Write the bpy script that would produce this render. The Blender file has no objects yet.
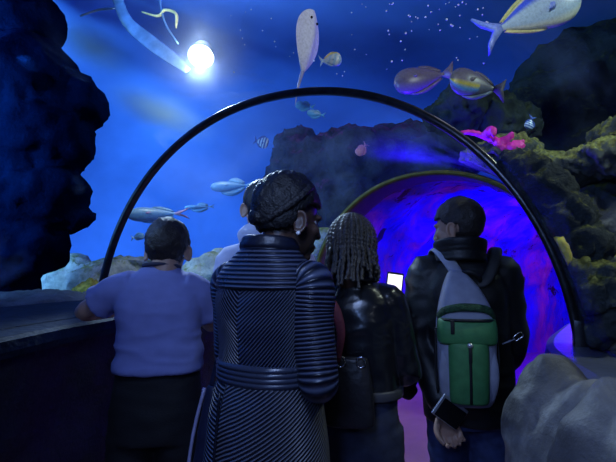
import bpy, bmesh, math, random
import numpy as np
from mathutils import Vector, Matrix, Euler, noise
random.seed(7); rng = np.random.default_rng(7)
S = bpy.context.scene; C = S.collection
PI = math.pi

# ------------------------------------------------------------------ camera
FPX = 445.0; CAMH = 1.45; PITCH = math.atan(34/445)
cam = bpy.data.cameras.new('camera'); co = bpy.data.objects.new('camera', cam); C.objects.link(co)
cam.sensor_width = 36; cam.lens = FPX/616*36; cam.clip_start = .02
co.location = (0, 0, CAMH); co.rotation_euler = (PI/2+PITCH, 0, 0)
S.camera = co
cp_, sp_ = math.cos(PITCH), math.sin(PITCH)
def P(px, py, Y):
    """the world point at distance Y along the view through a photo pixel"""
    a, b = (px-308)/FPX, (231-py)/FPX
    d = Vector((a, cp_-b*sp_, sp_+b*cp_)); d *= Y/d.y
    return Vector((d.x, d.y, d.z+CAMH))

# ------------------------------------------------------------------ materials
def nt(name):
    m = bpy.data.materials.new(name); m.use_nodes = True
    t = m.node_tree; return m, t, t.nodes['Principled BSDF'], t.nodes['Material Output']
def N(t, typ, **kw):
    n = t.nodes.new(typ)
    for k, v in kw.items():
        if k in n.inputs: n.inputs[k].default_value = v
        else: setattr(n, k, v)
    return n
def ramp(t, src, stops):
    r = t.nodes.new('ShaderNodeValToRGB'); e = r.color_ramp.elements
    while len(e) < len(stops): e.new(.5)
    for q, (p, c) in zip(e, stops): q.position = p; q.color = (*c, 1)
    t.links.new(src, r.inputs[0]); return r.outputs[0]
def coords(t, kind='Object', scale=(1, 1, 1)):
    tc = t.nodes.new('ShaderNodeTexCoord'); mp = t.nodes.new('ShaderNodeMapping'); mp.inputs['Scale'].default_value = scale
    t.links.new(tc.outputs[kind], mp.inputs[0]); return mp.outputs[0]
def bump(t, b, h, strength=.3, dist=.01):
    n = N(t, 'ShaderNodeBump', Strength=strength, Distance=dist); t.links.new(h, n.inputs['Height']); t.links.new(n.outputs[0], b.inputs['Normal']); return n
def mat(name, col, rough=.6, metal=0, var=.25, scale=12, bmp=.15, bscale=None, spec=.5, stretch=(1, 1, 1), bdist=.01):
    m, t, b, o = nt(name)
    v = coords(t, scale=stretch)
    nz = N(t, 'ShaderNodeTexNoise', Scale=scale, Detail=5.0); t.links.new(v, nz.inputs['Vector'])
    lo = tuple(c*(1-var) for c in col); hi = tuple(min(1, c*(1+var)) for c in col)
    t.links.new(ramp(t, nz.outputs[0], [(.3, lo), (.7, hi)]), b.inputs['Base Color'])
    b.inputs['Roughness'].default_value = rough; b.inputs['Metallic'].default_value = metal; b.inputs['Specular IOR Level'].default_value = spec
    if bmp:
        n2 = N(t, 'ShaderNodeTexNoise', Scale=bscale or scale*4, Detail=4.0); t.links.new(v, n2.inputs['Vector']); bump(t, b, n2.outputs[0], bmp, bdist)
    return m
def rock_mat(name, dark, light, moss=None, moss_amt=.5, scale=3.0, bmp=.6, rough=.8, mscale=9):
    m, t, b, o = nt(name); v = coords(t)
    n1 = N(t, 'ShaderNodeTexNoise', Scale=scale, Detail=8.0, Roughness=.65); t.links.new(v, n1.inputs['Vector'])
    c = ramp(t, n1.outputs[0], [(.32, dark), (.68, light)])
    if moss:
        n2 = N(t, 'ShaderNodeTexNoise', Scale=mscale, Detail=6.0, Roughness=.7); t.links.new(v, n2.inputs['Vector'])
        g = t.nodes.new('ShaderNodeNewGeometry'); sx = t.nodes.new('ShaderNodeSeparateXYZ'); t.links.new(g.outputs['Normal'], sx.inputs[0])
        a = N(t, 'ShaderNodeMath', operation='MULTIPLY_ADD'); t.links.new(sx.outputs['Z'], a.inputs[0]); a.inputs[1].default_value = .28; t.links.new(n2.outputs[0], a.inputs[2])
        k = ramp(t, a.outputs[0], [(.72-moss_amt*.3, (0, 0, 0)), (.86-moss_amt*.3, (1, 1, 1))])
        n3 = N(t, 'ShaderNodeTexNoise', Scale=mscale*2.5, Detail=3.0); t.links.new(v, n3.inputs['Vector'])
        mc = ramp(t, n3.outputs[0], [(.35, tuple(x*.35 for x in moss)), (.65, moss)])
        mx = N(t, 'ShaderNodeMix', data_type='RGBA'); t.links.new(k, mx.inputs[0]); t.links.new(c, mx.inputs[6]); t.links.new(mc, mx.inputs[7]); c = mx.outputs[2]
    t.links.new(c, b.inputs['Base Color']); b.inputs['Roughness'].default_value = rough; b.inputs['Specular IOR Level'].default_value = .25
    nb = N(t, 'ShaderNodeTexNoise', Scale=scale*7, Detail=8.0, Roughness=.7); t.links.new(v, nb.inputs['Vector']); bump(t, b, nb.outputs[0], bmp, .03)
    return m
def attr_mat(name, rough=.4, spec=.5, bmp=.1):
    m, t, b, o = nt(name)
    a = N(t, 'ShaderNodeAttribute', attribute_name='col'); nz = N(t, 'ShaderNodeTexNoise', Scale=60.0, Detail=3.0)
    t.links.new(coords(t), nz.inputs['Vector'])
    mx = N(t, 'ShaderNodeMix', data_type='RGBA', blend_type='MULTIPLY'); mx.inputs[0].default_value = .5
    t.links.new(a.outputs['Color'], mx.inputs[6]); t.links.new(ramp(t, nz.outputs[0], [(.3, (.55, .55, .55)), (.6, (1, 1, 1))]), mx.inputs[7])
    t.links.new(mx.outputs[2], b.inputs['Base Color']); b.inputs['Roughness'].default_value = rough
    bump(t, b, nz.outputs[0], bmp, .004); return m
def quilt_mat(name, col, hi, rough=.34, strength=.9, dist=.006):
    """leather sewn in narrow ribs: the rib position comes with the mesh as attribute 'ph'"""
    m, t, b, o = nt(name)
    a = N(t, 'ShaderNodeAttribute', attribute_name='ph')
    mu = N(t, 'ShaderNodeMath', operation='MULTIPLY'); mu.inputs[1].default_value = 2*PI; t.links.new(a.outputs['Fac'], mu.inputs[0])
    s = N(t, 'ShaderNodeMath', operation='SINE'); t.links.new(mu.outputs[0], s.inputs[0])
    r = N(t, 'ShaderNodeMapRange'); t.links.new(s.outputs[0], r.inputs[0]); r.inputs[1].default_value = -1
    nz = N(t, 'ShaderNodeTexNoise', Scale=9.0, Detail=3.0); t.links.new(coords(t), nz.inputs['Vector'])
    t.links.new(ramp(t, r.outputs[0], [(.15, col), (.95, hi)]), b.inputs['Base Color'])  # rib crests coloured lighter: highlights painted into the leather
    t.links.new(ramp(t, nz.outputs[0], [(.3, (rough-.06,)*3), (.7, (rough+.14,)*3)]), b.inputs['Roughness'])
    bump(t, b, r.outputs[0], strength, dist); return m
def emit(name, col, st):
    m, t, b, o = nt(name); b.inputs['Base Color'].default_value = (*col, 1); b.inputs['Emission Color'].default_value = (*col, 1); b.inputs['Emission Strength'].default_value = st; return m

# ------------------------------------------------------------------ mesh collector
class MB:
    def __init__(s): s.v = []; s.f = []; s.n = 0; s.att = []; s.col = []
    def add(s, v, f, ph=None, col=None):
        v = np.asarray(v, float); s.v.append(v); s.f += [tuple(i+s.n for i in q) for q in f]; s.n += len(v)
        s.att.append(np.zeros(len(v)) if ph is None else np.asarray(ph, float))
        s.col.append(np.tile((.5, .5, .5), (len(v), 1)) if col is None else np.broadcast_to(np.asarray(col, float), (len(v), 3)).copy())
    def ell(s, c, r, rot=None, seg=20, col=None):
        th = np.linspace(0, PI, seg//2+1)[1:-1]; ph = np.linspace(0, 2*PI, seg, endpoint=False)
        v = [(0, 0, 1)]+[(math.sin(a)*math.cos(b), math.sin(a)*math.sin(b), math.cos(a)) for a in th for b in ph]+[(0, 0, -1)]
        v = np.array(v)*np.array(r if hasattr(r, '__len__') else (r,)*3)
        if rot is not None: v = v @ np.array(rot.to_3x3()).T
        f = [(0, 1+j, 1+(j+1) % seg) for j in range(seg)]; m = len(th)
        for i in range(m-1):
            f += [(1+i*seg+j, 1+(i+1)*seg+j, 1+(i+1)*seg+(j+1) % seg, 1+i*seg+(j+1) % seg) for j in range(seg)]
        b = 1+(m-1)*seg; f += [(b+j, b+seg, b+(j+1) % seg) for j in range(seg)]
        s.add(v+np.array(c), f, col=col)
    def grid(s, V, closed=True, cap=True, ph=None, col=None):
        """V: rows x cols x 3"""
        R, K = V.shape[:2]; f = []
        for i in range(R-1):
            for j in range(K if closed else K-1):
                a, b = i*K+j, i*K+(j+1) % K; f.append((a, b, b+K, a+K))
        if cap and closed: f.append(tuple(range(K-1, -1, -1))); f.append(tuple((R-1)*K+j for j in range(K)))
        s.add(V.reshape(-1, 3), f, None if ph is None else ph.reshape(-1), None if col is None else np.asarray(col).reshape(-1, 3))
    def tube(s, pts, rad, n=16, sub=4, flat=(1, 1), up=(0, 0, 1), spacing=None, cap=True, twist=0):
        pts, rad = spline(pts, sub), spline([(r,) for r in (rad if hasattr(rad, '__len__') else [rad]*len(pts))], sub)[:, 0]
        T = np.gradient(pts, axis=0); T /= np.linalg.norm(T, axis=1)[:, None]+1e-12
        u = np.array(up, float); rows = []
        if abs(u @ T[0]) > .9: u = np.array((0, 1., 0))
        for p, t_, r in zip(pts, T, rad):
            u = u-(u @ t_)*t_; u /= np.linalg.norm(u); w = np.cross(t_, u)
            a = np.linspace(0, 2*PI, n, endpoint=False)+twist
            rows.append(p+r*(flat[0]*np.cos(a)[:, None]*w+flat[1]*np.sin(a)[:, None]*u))
        V = np.array(rows); ph = None
        if spacing:
            d = np.concatenate([[0], np.cumsum(np.linalg.norm(np.diff(pts, axis=0), axis=1))]); ph = np.repeat(d[:, None], n, 1)/spacing
        s.grid(V, True, cap, ph)
    def loft(s, rings, n=64, sub=4, phase=None, cap=True, arc=None):
        """rings: (z, cx, cy, rx, ry[, exponent])"""
        q = spline([tuple(r)+((2.2,) if len(r) < 6 else ()) for r in rings], sub)
        a = np.linspace(0, 2*PI, n, endpoint=False) if arc is None else np.linspace(arc[0], arc[1], n)
        c, sn = np.cos(a), np.sin(a); rows = []
        for z, cx, cy, rx, ry, e in q:
            rows.append(np.stack([cx+rx*np.sign(c)*np.abs(c)**(2/e), cy+ry*np.sign(sn)*np.abs(sn)**(2/e), np.full(n, z)], 1))
        V = np.array(rows); ph = phase(V, np.broadcast_to(a, V.shape[:2])) if phase else None
        s.grid(V, arc is None, cap, ph)
    def box(s, c, h, rot=None, bev=.0):
        m = bmesh.new(); bmesh.ops.create_cube(m, size=2)
        for v in m.verts: v.co = Vector((v.co.x*h[0], v.co.y*h[1], v.co.z*h[2]))
        if bev: bmesh.ops.bevel(m, geom=list(m.edges), offset=bev, segments=3, affect='EDGES', profile=.5)
        m.verts.ensure_lookup_table(); R = rot.to_3x3() if rot is not None else Matrix.Identity(3)
        v = [tuple(R @ q.co+Vector(c)) for q in m.verts]; f = [[q.index for q in p.verts] for p in m.faces]; m.free(); s.add(v, f)
    def arrays(s): return np.concatenate(s.v), s.f
    def build(s, name, m=None, parent=None, voxel=None, smooth=0, disp=None, solid=None, shade=True, subd=0):
        v, f = s.arrays(); me = bpy.data.meshes.new(name); me.from_pydata([tuple(x) for x in v], [], f); me.update()
        if any(a.any() for a in s.att):
            at = me.attributes.new('ph', 'FLOAT', 'POINT'); at.data.foreach_set('value', np.concatenate(s.att))
        if any((c != .5).any() for c in s.col):
            at = me.attributes.new('col', 'FLOAT_COLOR', 'POINT'); cc = np.concatenate(s.col); at.data.foreach_set('color', np.concatenate([cc, np.ones((len(cc), 1))], 1).ravel())
        if voxel or solid or smooth or subd: me = modify(me, voxel, smooth, solid, subd)
        if disp is not None: displace(me, disp)
        if shade: me.polygons.foreach_set('use_smooth', [True]*len(me.polygons))
        me.name = name; o = bpy.data.objects.new(name, me); C.objects.link(o)
        if m: me.materials.append(m)
        if parent is not None: o.parent = parent
        return o
def spline(pts, sub):
    p = np.array([tuple(x) for x in pts], float)
    if sub <= 1 or len(p) < 2: return p
    q = np.vstack([2*p[0]-p[1], p, 2*p[-1]-p[-2]]); out = []
    for i in range(1, len(q)-2):
        a, b, c, d = q[i-1:i+3]
        for k in range(sub):
            t = k/sub; out.append(.5*(2*b+(c-a)*t+(2*a-5*b+4*c-d)*t*t+(3*b-a-3*c+d)*t**3))
    out.append(p[-1]); return np.array(out)
def modify(me, voxel=None, smooth=0, solid=None, subd=0):
    o = bpy.data.objects.new('temporary', me); C.objects.link(o)
    if voxel: r = o.modifiers.new('r', 'REMESH'); r.mode = 'VOXEL'; r.voxel_size = voxel
    if solid: r = o.modifiers.new('s', 'SOLIDIFY'); r.thickness = solid; r.offset = 0
    if subd: r = o.modifiers.new('u', 'SUBSURF'); r.levels = subd; r.render_levels = subd
    if smooth: r = o.modifiers.new('m', 'SMOOTH'); r.factor = .5; r.iterations = smooth
    bpy.context.view_layer.update()
    dg = bpy.context.evaluated_depsgraph_get(); n = bpy.data.meshes.new_from_object(o.evaluated_get(dg))
    bpy.data.objects.remove(o); bpy.data.meshes.remove(me); return n
def getco(me):
    a = np.empty(len(me.vertices)*3); me.vertices.foreach_get('co', a); return a.reshape(-1, 3)
def setco(me, a): me.vertices.foreach_set('co', np.ascontiguousarray(a).ravel()); me.update()
def displace(me, fn):
    a = getco(me); n = np.empty(len(a)*3); me.vertices.foreach_get('normal', n); n = n.reshape(-1, 3)
    setco(me, a+n*np.array([fn(p) for p in a])[:, None])
def tag(o, label=None, cat=None, group=None, kind=None):
    if label: o['label'] = label
    if cat: o['category'] = cat
    if group: o['group'] = group
    if kind: o['kind'] = kind
    return o
def empty(name, loc=(0, 0, 0), rz=0):
    o = bpy.data.objects.new(name, None); C.objects.link(o); o.location = loc; o.rotation_euler = (0, 0, rz); o.empty_display_size = .05; return o
def fbm(p, s, oct=4): return noise.fractal(Vector(p)*s, 1.0, 2.1, oct)

# ------------------------------------------------------------------ the tunnel's course
PATH = np.array([(-1.45, -2.6), (-1.2, -1.1), (-.75, .7), (-.135, 2.283), (1.132, 4.305), (1.95, 5.2), (3.0, 5.95), (4.3, 6.35), (5.8, 6.45)])
CRV = spline(PATH, 12); TAN = np.gradient(CRV, axis=0); TAN /= np.linalg.norm(TAN, axis=1)[:, None]
IR1, IR2 = 36, 48
TAN[IR1] = (.415, .91); TAN[IR2] = (.566, .824)
def smooth_tangents():
    for k in range(1, 12):
        w = k/12; a = TAN[IR1]*(1-w)+TAN[IR2]*w; TAN[IR1+k] = a/np.linalg.norm(a)
smooth_tangents()
HW, HH, SP, EXP = 1.302, 1.342, 1.0, 2.07
def section(i, hw, hh, t, off=0):
    c, t_ = CRV[i]+TAN[i]*off, TAN[i]; r = np.array((t_[1], -t_[0]))
    u = np.sign(np.cos(t))*np.abs(np.cos(t))**(2/EXP)*hw; w = np.abs(np.sin(t))**(2/EXP)*hh
    return np.stack([c[0]+u*r[0], c[1]+u*r[1], SP+w], 1)
def push_out(me, mw=(0, 0, 0), pad=.06):
    a = getco(me)+np.array(mw)
    d = ((a[:, None, :2]-CRV[None])**2).sum(2); i = d.argmin(1)
    r = np.stack([TAN[i][:, 1], -TAN[i][:, 0]], 1); u = ((a[:, :2]-CRV[i])*r).sum(1); w = np.maximum(a[:, 2]-SP, 0)
    k = np.sqrt((u/(HW+pad))**2+(w/(HH+pad))**2); q = np.where(k < 1, 1/np.maximum(k, .05), 1)
    nu = u*q; a[:, :2] += (nu-u)[:, None]*r; a[:, 2] = np.where(k < 1, np.where(a[:, 2] > SP, SP+w*q, a[:, 2]), a[:, 2])
    setco(me, a-np.array(mw))

# ------------------------------------------------------------------ setting
M = {}
M['floor'] = mat('floor_sheen', (.42, .25, .30), .6, var=.12, scale=4, bmp=.08)
def plane(name, z, x0, x1, y0, y1, m, kind='structure', nx=2, ny=2, fn=None):
    X, Y = np.meshgrid(np.linspace(x0, x1, nx), np.linspace(y0, y1, ny)); Z = np.full_like(X, z)
    if fn: Z = Z+fn(X, Y)
    b = MB(); b.grid(np.stack([X, Y, Z], 2), False); o = b.build(name, m); o['kind'] = kind; return o
plane('floor', 0, -9, 9, -3.2, 12, M['floor'])

# tank walls far behind, painted the blue of the water
M['tank'] = mat('tank_blue', (.11, .27, .82), .95, var=.3, scale=.45, bmp=0, spec=0)
tw = spline([(-5.0, -3), (-6.6, 1), (-6.8, 5), (-4.8, 9), (0, 10.8), (5, 10), (7.6, 6), (7.6, 1), (6.4, -3)], 10)
ctr = np.array((.2, 4.0)); rows = [(z, 1.0) for z in (0, .8, 1.6)]+[(1.6+2.9*math.sin(q), .30+.70*math.cos(q)) for q in np.linspace(.08, PI/2, 16)]+[(4.5, .15), (4.5, .001)]
b = MB(); b.grid(np.array([np.concatenate([ctr+(tw-ctr)*k_, np.full((len(tw), 1), z)], 1) for z, k_ in rows]), False)
o = b.build('wall_tank', M['tank']); o['kind'] = 'structure'
# acrylic panels: clear, with a milky layer painted in for pale reflections and light haze
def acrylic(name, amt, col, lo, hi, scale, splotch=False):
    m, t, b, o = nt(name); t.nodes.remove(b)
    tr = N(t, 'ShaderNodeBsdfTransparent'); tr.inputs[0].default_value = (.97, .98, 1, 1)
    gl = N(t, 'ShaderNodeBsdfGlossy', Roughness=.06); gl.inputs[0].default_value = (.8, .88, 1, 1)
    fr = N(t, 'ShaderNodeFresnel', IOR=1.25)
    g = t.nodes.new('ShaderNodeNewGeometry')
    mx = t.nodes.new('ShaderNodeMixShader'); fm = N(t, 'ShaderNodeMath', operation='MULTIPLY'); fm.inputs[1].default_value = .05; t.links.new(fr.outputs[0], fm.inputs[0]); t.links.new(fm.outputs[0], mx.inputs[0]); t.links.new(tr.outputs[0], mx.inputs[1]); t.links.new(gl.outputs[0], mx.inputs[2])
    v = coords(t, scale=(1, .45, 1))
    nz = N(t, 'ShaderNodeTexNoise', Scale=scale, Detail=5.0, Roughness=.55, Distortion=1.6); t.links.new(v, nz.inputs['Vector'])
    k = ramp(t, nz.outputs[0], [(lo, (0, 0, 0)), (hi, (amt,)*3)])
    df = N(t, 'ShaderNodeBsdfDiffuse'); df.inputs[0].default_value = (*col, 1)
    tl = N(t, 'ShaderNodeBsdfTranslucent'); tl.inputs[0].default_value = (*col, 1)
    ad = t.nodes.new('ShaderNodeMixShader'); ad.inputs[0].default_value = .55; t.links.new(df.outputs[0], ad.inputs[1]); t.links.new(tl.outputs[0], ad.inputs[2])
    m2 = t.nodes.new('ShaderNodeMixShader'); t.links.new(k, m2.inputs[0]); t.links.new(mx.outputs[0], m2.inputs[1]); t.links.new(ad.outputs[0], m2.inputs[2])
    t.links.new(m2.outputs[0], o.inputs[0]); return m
M['acrylic_near'] = acrylic('clear_acrylic_reflection_haze', .28, (.66, .80, 1), .55, .74, 1.2)
M['acrylic_far'] = acrylic('clear_acrylic_far', .15, (.30, .46, 1), .34, .72, 1.3)  # bluish layer painted in for the blue glow on this panel
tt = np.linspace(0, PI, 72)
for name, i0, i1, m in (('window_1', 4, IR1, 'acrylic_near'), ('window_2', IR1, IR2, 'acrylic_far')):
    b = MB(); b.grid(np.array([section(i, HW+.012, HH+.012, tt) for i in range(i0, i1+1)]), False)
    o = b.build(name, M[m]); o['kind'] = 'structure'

# the passage beyond the second rib: rough cave-like lining in blue and violet light
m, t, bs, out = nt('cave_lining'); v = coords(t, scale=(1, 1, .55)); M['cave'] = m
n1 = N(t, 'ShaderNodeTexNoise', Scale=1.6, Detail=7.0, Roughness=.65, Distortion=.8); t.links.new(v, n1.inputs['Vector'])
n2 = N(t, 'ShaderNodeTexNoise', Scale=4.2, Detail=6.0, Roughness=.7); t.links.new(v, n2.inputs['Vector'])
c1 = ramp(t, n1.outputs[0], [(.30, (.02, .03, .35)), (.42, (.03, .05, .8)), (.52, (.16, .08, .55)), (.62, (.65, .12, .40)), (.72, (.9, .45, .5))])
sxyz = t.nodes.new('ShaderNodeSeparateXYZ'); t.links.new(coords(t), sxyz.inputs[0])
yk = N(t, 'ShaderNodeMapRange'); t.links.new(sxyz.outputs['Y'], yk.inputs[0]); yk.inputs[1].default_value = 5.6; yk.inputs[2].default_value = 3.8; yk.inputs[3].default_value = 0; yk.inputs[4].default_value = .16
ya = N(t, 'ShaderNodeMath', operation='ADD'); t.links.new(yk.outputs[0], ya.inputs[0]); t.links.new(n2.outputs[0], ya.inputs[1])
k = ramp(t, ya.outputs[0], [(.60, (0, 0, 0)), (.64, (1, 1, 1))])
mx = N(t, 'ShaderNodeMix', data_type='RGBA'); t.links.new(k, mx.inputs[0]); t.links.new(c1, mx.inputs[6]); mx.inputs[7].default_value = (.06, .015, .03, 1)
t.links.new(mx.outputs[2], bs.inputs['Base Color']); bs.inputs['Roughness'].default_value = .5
n3 = N(t, 'ShaderNodeTexNoise', Scale=9.0, Detail=7.0, Roughness=.65); t.links.new(v, n3.inputs['Vector']); bump(t, bs, n3.outputs[0], .7, .05)
rows = []
for i in range(IR2, len(CRV)):
    for h in (0, .5):
        if i == len(CRV)-1 and h: continue
        s0 = section(i, HW+.03, HH+.03, np.linspace(0, PI, 110)); 
        if h: s0 = (s0+section(i+1, HW+.03, HH+.03, np.linspace(0, PI, 110)))/2
        legs = 14; z = np.linspace(0, SP, legs, endpoint=False)
        L = np.stack([np.full(legs, s0[0, 0]), np.full(legs, s0[0, 1]), z], 1); R = np.stack([np.full(legs, s0[-1, 0]), np.full(legs, s0[-1, 1]), z[::-1]], 1)
        rows.append(np.vstack([L, s0, R]))
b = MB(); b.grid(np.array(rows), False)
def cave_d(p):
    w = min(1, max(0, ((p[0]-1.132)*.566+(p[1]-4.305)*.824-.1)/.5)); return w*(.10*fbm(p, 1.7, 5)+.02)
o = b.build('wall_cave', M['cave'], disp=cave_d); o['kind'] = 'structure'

# ledges and the rock faces below them
EL = [(-1.3, -2.5), (-1.22, -1), (-1.12, .4), (-1.02, 1.47), (-.93, 2.0), (-.66, 2.8), (-.22, 3.65), (.12, 4.45), (.2, 5.0)]
ER = [(-.1, -2.5), (.2, -1), (.52, .3), (.75, 1.09), (.93, 1.75), (1.3, 2.3), (1.75, 2.85), (2.25, 3.5)]
def ledge(name, edge, side, z, m, mw, width, wname, lip):
    e = spline(edge, 8); T = np.gradient(e, axis=0); T /= np.linalg.norm(T, axis=1)[:, None]; nrm = np.stack([T[:, 1], -T[:, 0]], 1)*side
    prof = [(0, -.07), (-.012, -.045), (-.005, -.01), (.02, 0), (.16, 0), (.165, -.008), (.185, -.008), (.19, 0), (width, .0)]
    V = np.array([np.concatenate([e+nrm*d, np.full((len(e), 1), z+h)], 1) for d, h in prof])
    b = MB(); b.grid(V, False); o = b.build(name, m, shade=False); o['kind'] = 'structure'
    rows = []
    for h in np.linspace(0, 1, 40):
        rows.append(np.concatenate([e+nrm*(.05+.06*(1-h)), np.full((len(e), 1), (z-.06)*h)], 1))
    e2 = np.array(rows); V = np.stack([np.array([np.interp(np.linspace(0, len(e)-1, 160), np.arange(len(e)), r[:, k]) for k in range(3)]).T for r in e2])
    b = MB(); b.grid(V, False); o = b.build(wname, mw, disp=lambda p: side*lip*fbm(p, 2.6, 5)); o['kind'] = 'structure'
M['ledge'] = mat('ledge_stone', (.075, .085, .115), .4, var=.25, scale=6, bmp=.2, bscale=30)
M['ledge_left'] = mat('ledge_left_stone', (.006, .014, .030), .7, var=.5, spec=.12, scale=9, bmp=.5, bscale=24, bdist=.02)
M['wall_rock'] = rock_mat('tunnel_rock_dark', (.004, .0045, .007), (.02, .022, .03), None, scale=3.2, bmp=.6, rough=.6)
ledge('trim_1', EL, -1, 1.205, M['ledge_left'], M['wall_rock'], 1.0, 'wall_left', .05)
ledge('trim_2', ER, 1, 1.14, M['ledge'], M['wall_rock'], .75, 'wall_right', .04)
# dry back end of the tunnel behind the viewer
b = MB(); b.box((-.9, -2.75, 1.6), (3.2, .06, 1.6)); o = b.build('wall_back', M['wall_rock'], shade=False); o['kind'] = 'structure'

# ribs
M['rib'] = mat('rib_dark_metal', (.075, .075, .085), .28, .85, var=.3, scale=20, bmp=.05)
M['rib2'] = mat('rib_olive_metal', (.12, .10, .014), .5, .3, var=.3, scale=15, bmp=.1)
M['tan'] = mat('rib_foot_warm_lit', (.42, .27, .17), .6)  # left foot coloured tan for the warm light falling on it
def rib(i, rad, ax, m, label, off=0):
    t_ = np.linspace(-.0, PI, 120); rows = []
    for (dr, da) in ((0, -ax), (-rad*.3, -ax), (-rad*.45, -ax*.7), (-rad*.45, ax*.7), (-rad*.3, ax), (rad*.35, ax), (rad*.55, ax*.7), (rad*.55, -ax*.7), (rad*.35, -ax)):
        s0 = section(i, HW+dr, HH+dr, t_, da+off)
        rows.append(np.vstack([s0[0]-(0, 0, .2), s0, s0[-1]-(0, 0, .2)]))
    V = np.array(rows).transpose(1, 0, 2); b = MB(); b.grid(V, True)
    o = b.build('arch_rib', m); tag(o, label, 'arch rib'); return o
r1 = rib(IR1, .034, .022, M['rib'], 'thin dark metal arch rib curving over the whole group of people')
for k in (0, -1):
    s0 = section(IR1, HW, HH, np.linspace(.02, PI-.02, 60))[k]; b = MB(); b.box((s0[0], s0[1], 1.20 if k else 1.17), (.024, .03, .07), Matrix.Rotation(-.42, 4, 'Z'), .004); b.build('rib_foot', M['tan'] if k else M['rib'], r1)
rib(IR2, .05, .22, M['rib2'], 'broad olive-brown arch rib deeper in the tunnel, before the violet passage', .18)

# ------------------------------------------------------------------ rocks
def rock(label, blobs, m, voxel=.05, amp=.10, freq=1.6, fine=.03, ffreq=7, cat='rock', name='rock', group=None, keep_out=True, pad=.06):
    """blobs: (px, py, distance, half width px, half height px, depth factor)"""
    b = MB(); cs = []
    for (px, py, Y, rx, ry, dz) in blobs:
        c = P(px, py, Y); k = Y/FPX; b.ell(c, (rx*k, dz*(rx+ry)/2*k, ry*k), seg=24); cs.append(c)
    base = sum(cs, Vector())/len(cs)
    def d(p): return amp*fbm(p, freq, 4)+fine*(1-2*abs(noise.noise(Vector(p)*ffreq)))+fine*.5*noise.noise(Vector(p)*ffreq*2.7)
    o = b.build(name, m, voxel=voxel, smooth=3, disp=d)
    if keep_out: push_out(o.data, pad=pad)
    a = getco(o.data); base = Vector(((a[:, 0].min()+a[:, 0].max())/2, (a[:, 1].min()+a[:, 1].max())/2, a[:, 2].min())); setco(o.data, a-np.array(base)); o.location = base
    return tag(o, label, cat, group)
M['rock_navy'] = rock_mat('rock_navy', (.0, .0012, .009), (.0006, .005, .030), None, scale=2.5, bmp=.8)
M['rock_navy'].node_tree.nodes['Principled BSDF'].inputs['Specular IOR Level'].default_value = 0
M['rock_dark'] = rock_mat('rock_dark_green', (.010, .018, .020), (.05, .075, .075), (.10, .13, .05), .25, scale=2.5, bmp=.9)
M['rock_moss'] = rock_mat('rock_mossy', (.035, .05, .055), (.16, .19, .19), (.33, .35, .10), .6, scale=6, bmp=1, mscale=16)
M['rock_grey'] = rock_mat('rock_grey', (.04, .05, .06), (.19, .21, .23), (.30, .32, .08), .35, scale=3, bmp=.9)
M['rock_slope'] = rock_mat('rock_slope_mossy', (.018, .028, .034), (.09, .11, .115), (.30, .32, .08), .22, scale=7, bmp=1, mscale=18)
M['rock_pale'] = rock_mat('rock_pale', (.22, .25, .25), (.62, .64, .58), (.42, .44, .10), .45, scale=5, bmp=.8)
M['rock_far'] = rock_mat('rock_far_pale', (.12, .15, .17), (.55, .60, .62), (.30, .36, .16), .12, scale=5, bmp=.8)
M['rock_violet'] = rock_mat('rock_violet', (.010, .012, .03), (.08, .09, .13), (.22, .06, .18), .2, scale=3, bmp=1, mscale=4)
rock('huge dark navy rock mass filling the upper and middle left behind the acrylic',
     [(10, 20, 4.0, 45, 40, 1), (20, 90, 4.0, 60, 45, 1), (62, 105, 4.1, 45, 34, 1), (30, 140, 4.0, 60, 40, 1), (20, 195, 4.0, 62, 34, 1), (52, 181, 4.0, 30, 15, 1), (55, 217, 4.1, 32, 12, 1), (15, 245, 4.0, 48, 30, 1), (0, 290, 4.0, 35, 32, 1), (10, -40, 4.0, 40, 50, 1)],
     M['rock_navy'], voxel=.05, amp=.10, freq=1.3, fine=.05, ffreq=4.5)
rock('low dark rock shelf on the tank bed beyond the left ledge', [(20, 306, 3.2, 60, 11, 2), (70, 310, 3.4, 45, 9, 2), (110, 304, 3.8, 40, 10, 2)], rock_mat('rock_shelf', (.03, .04, .06), (.12, .14, .18), None, bmp=.9), voxel=.035, amp=.05, fine=.03)
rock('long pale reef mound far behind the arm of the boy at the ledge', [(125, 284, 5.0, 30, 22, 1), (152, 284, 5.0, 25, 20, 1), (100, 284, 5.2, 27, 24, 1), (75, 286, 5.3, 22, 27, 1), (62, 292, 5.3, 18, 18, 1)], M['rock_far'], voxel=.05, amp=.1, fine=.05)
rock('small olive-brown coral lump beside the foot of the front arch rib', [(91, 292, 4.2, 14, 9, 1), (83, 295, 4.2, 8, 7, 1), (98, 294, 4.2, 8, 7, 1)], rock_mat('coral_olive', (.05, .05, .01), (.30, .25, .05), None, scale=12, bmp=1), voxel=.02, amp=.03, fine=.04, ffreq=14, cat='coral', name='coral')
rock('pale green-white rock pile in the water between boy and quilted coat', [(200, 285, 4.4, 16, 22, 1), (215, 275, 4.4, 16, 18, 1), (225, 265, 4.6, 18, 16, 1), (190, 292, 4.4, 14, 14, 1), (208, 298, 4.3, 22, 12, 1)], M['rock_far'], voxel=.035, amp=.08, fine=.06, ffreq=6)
rock('pale rock tip showing between the quilted coat and the braided hair', [(322, 243, 5.2, 12, 12, 1), (330, 252, 5.3, 14, 14, 1), (312, 256, 5.2, 14, 14, 1)], M['rock_pale'], voxel=.03, amp=.05, fine=.04)
rock('dark reef ridge with violet patches above the far passage', [(310, 180, 6.2, 45, 42, 1), (350, 165, 6.0, 60, 34, 1), (400, 150, 6.0, 45, 24, 1), (440, 155, 5.8, 45, 28, 1), (300, 150, 6.4, 22, 22, 1), (345, 205, 6.0, 50, 40, 1)], M['rock_violet'], voxel=.07, amp=.12, fine=.09, ffreq=4)
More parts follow.
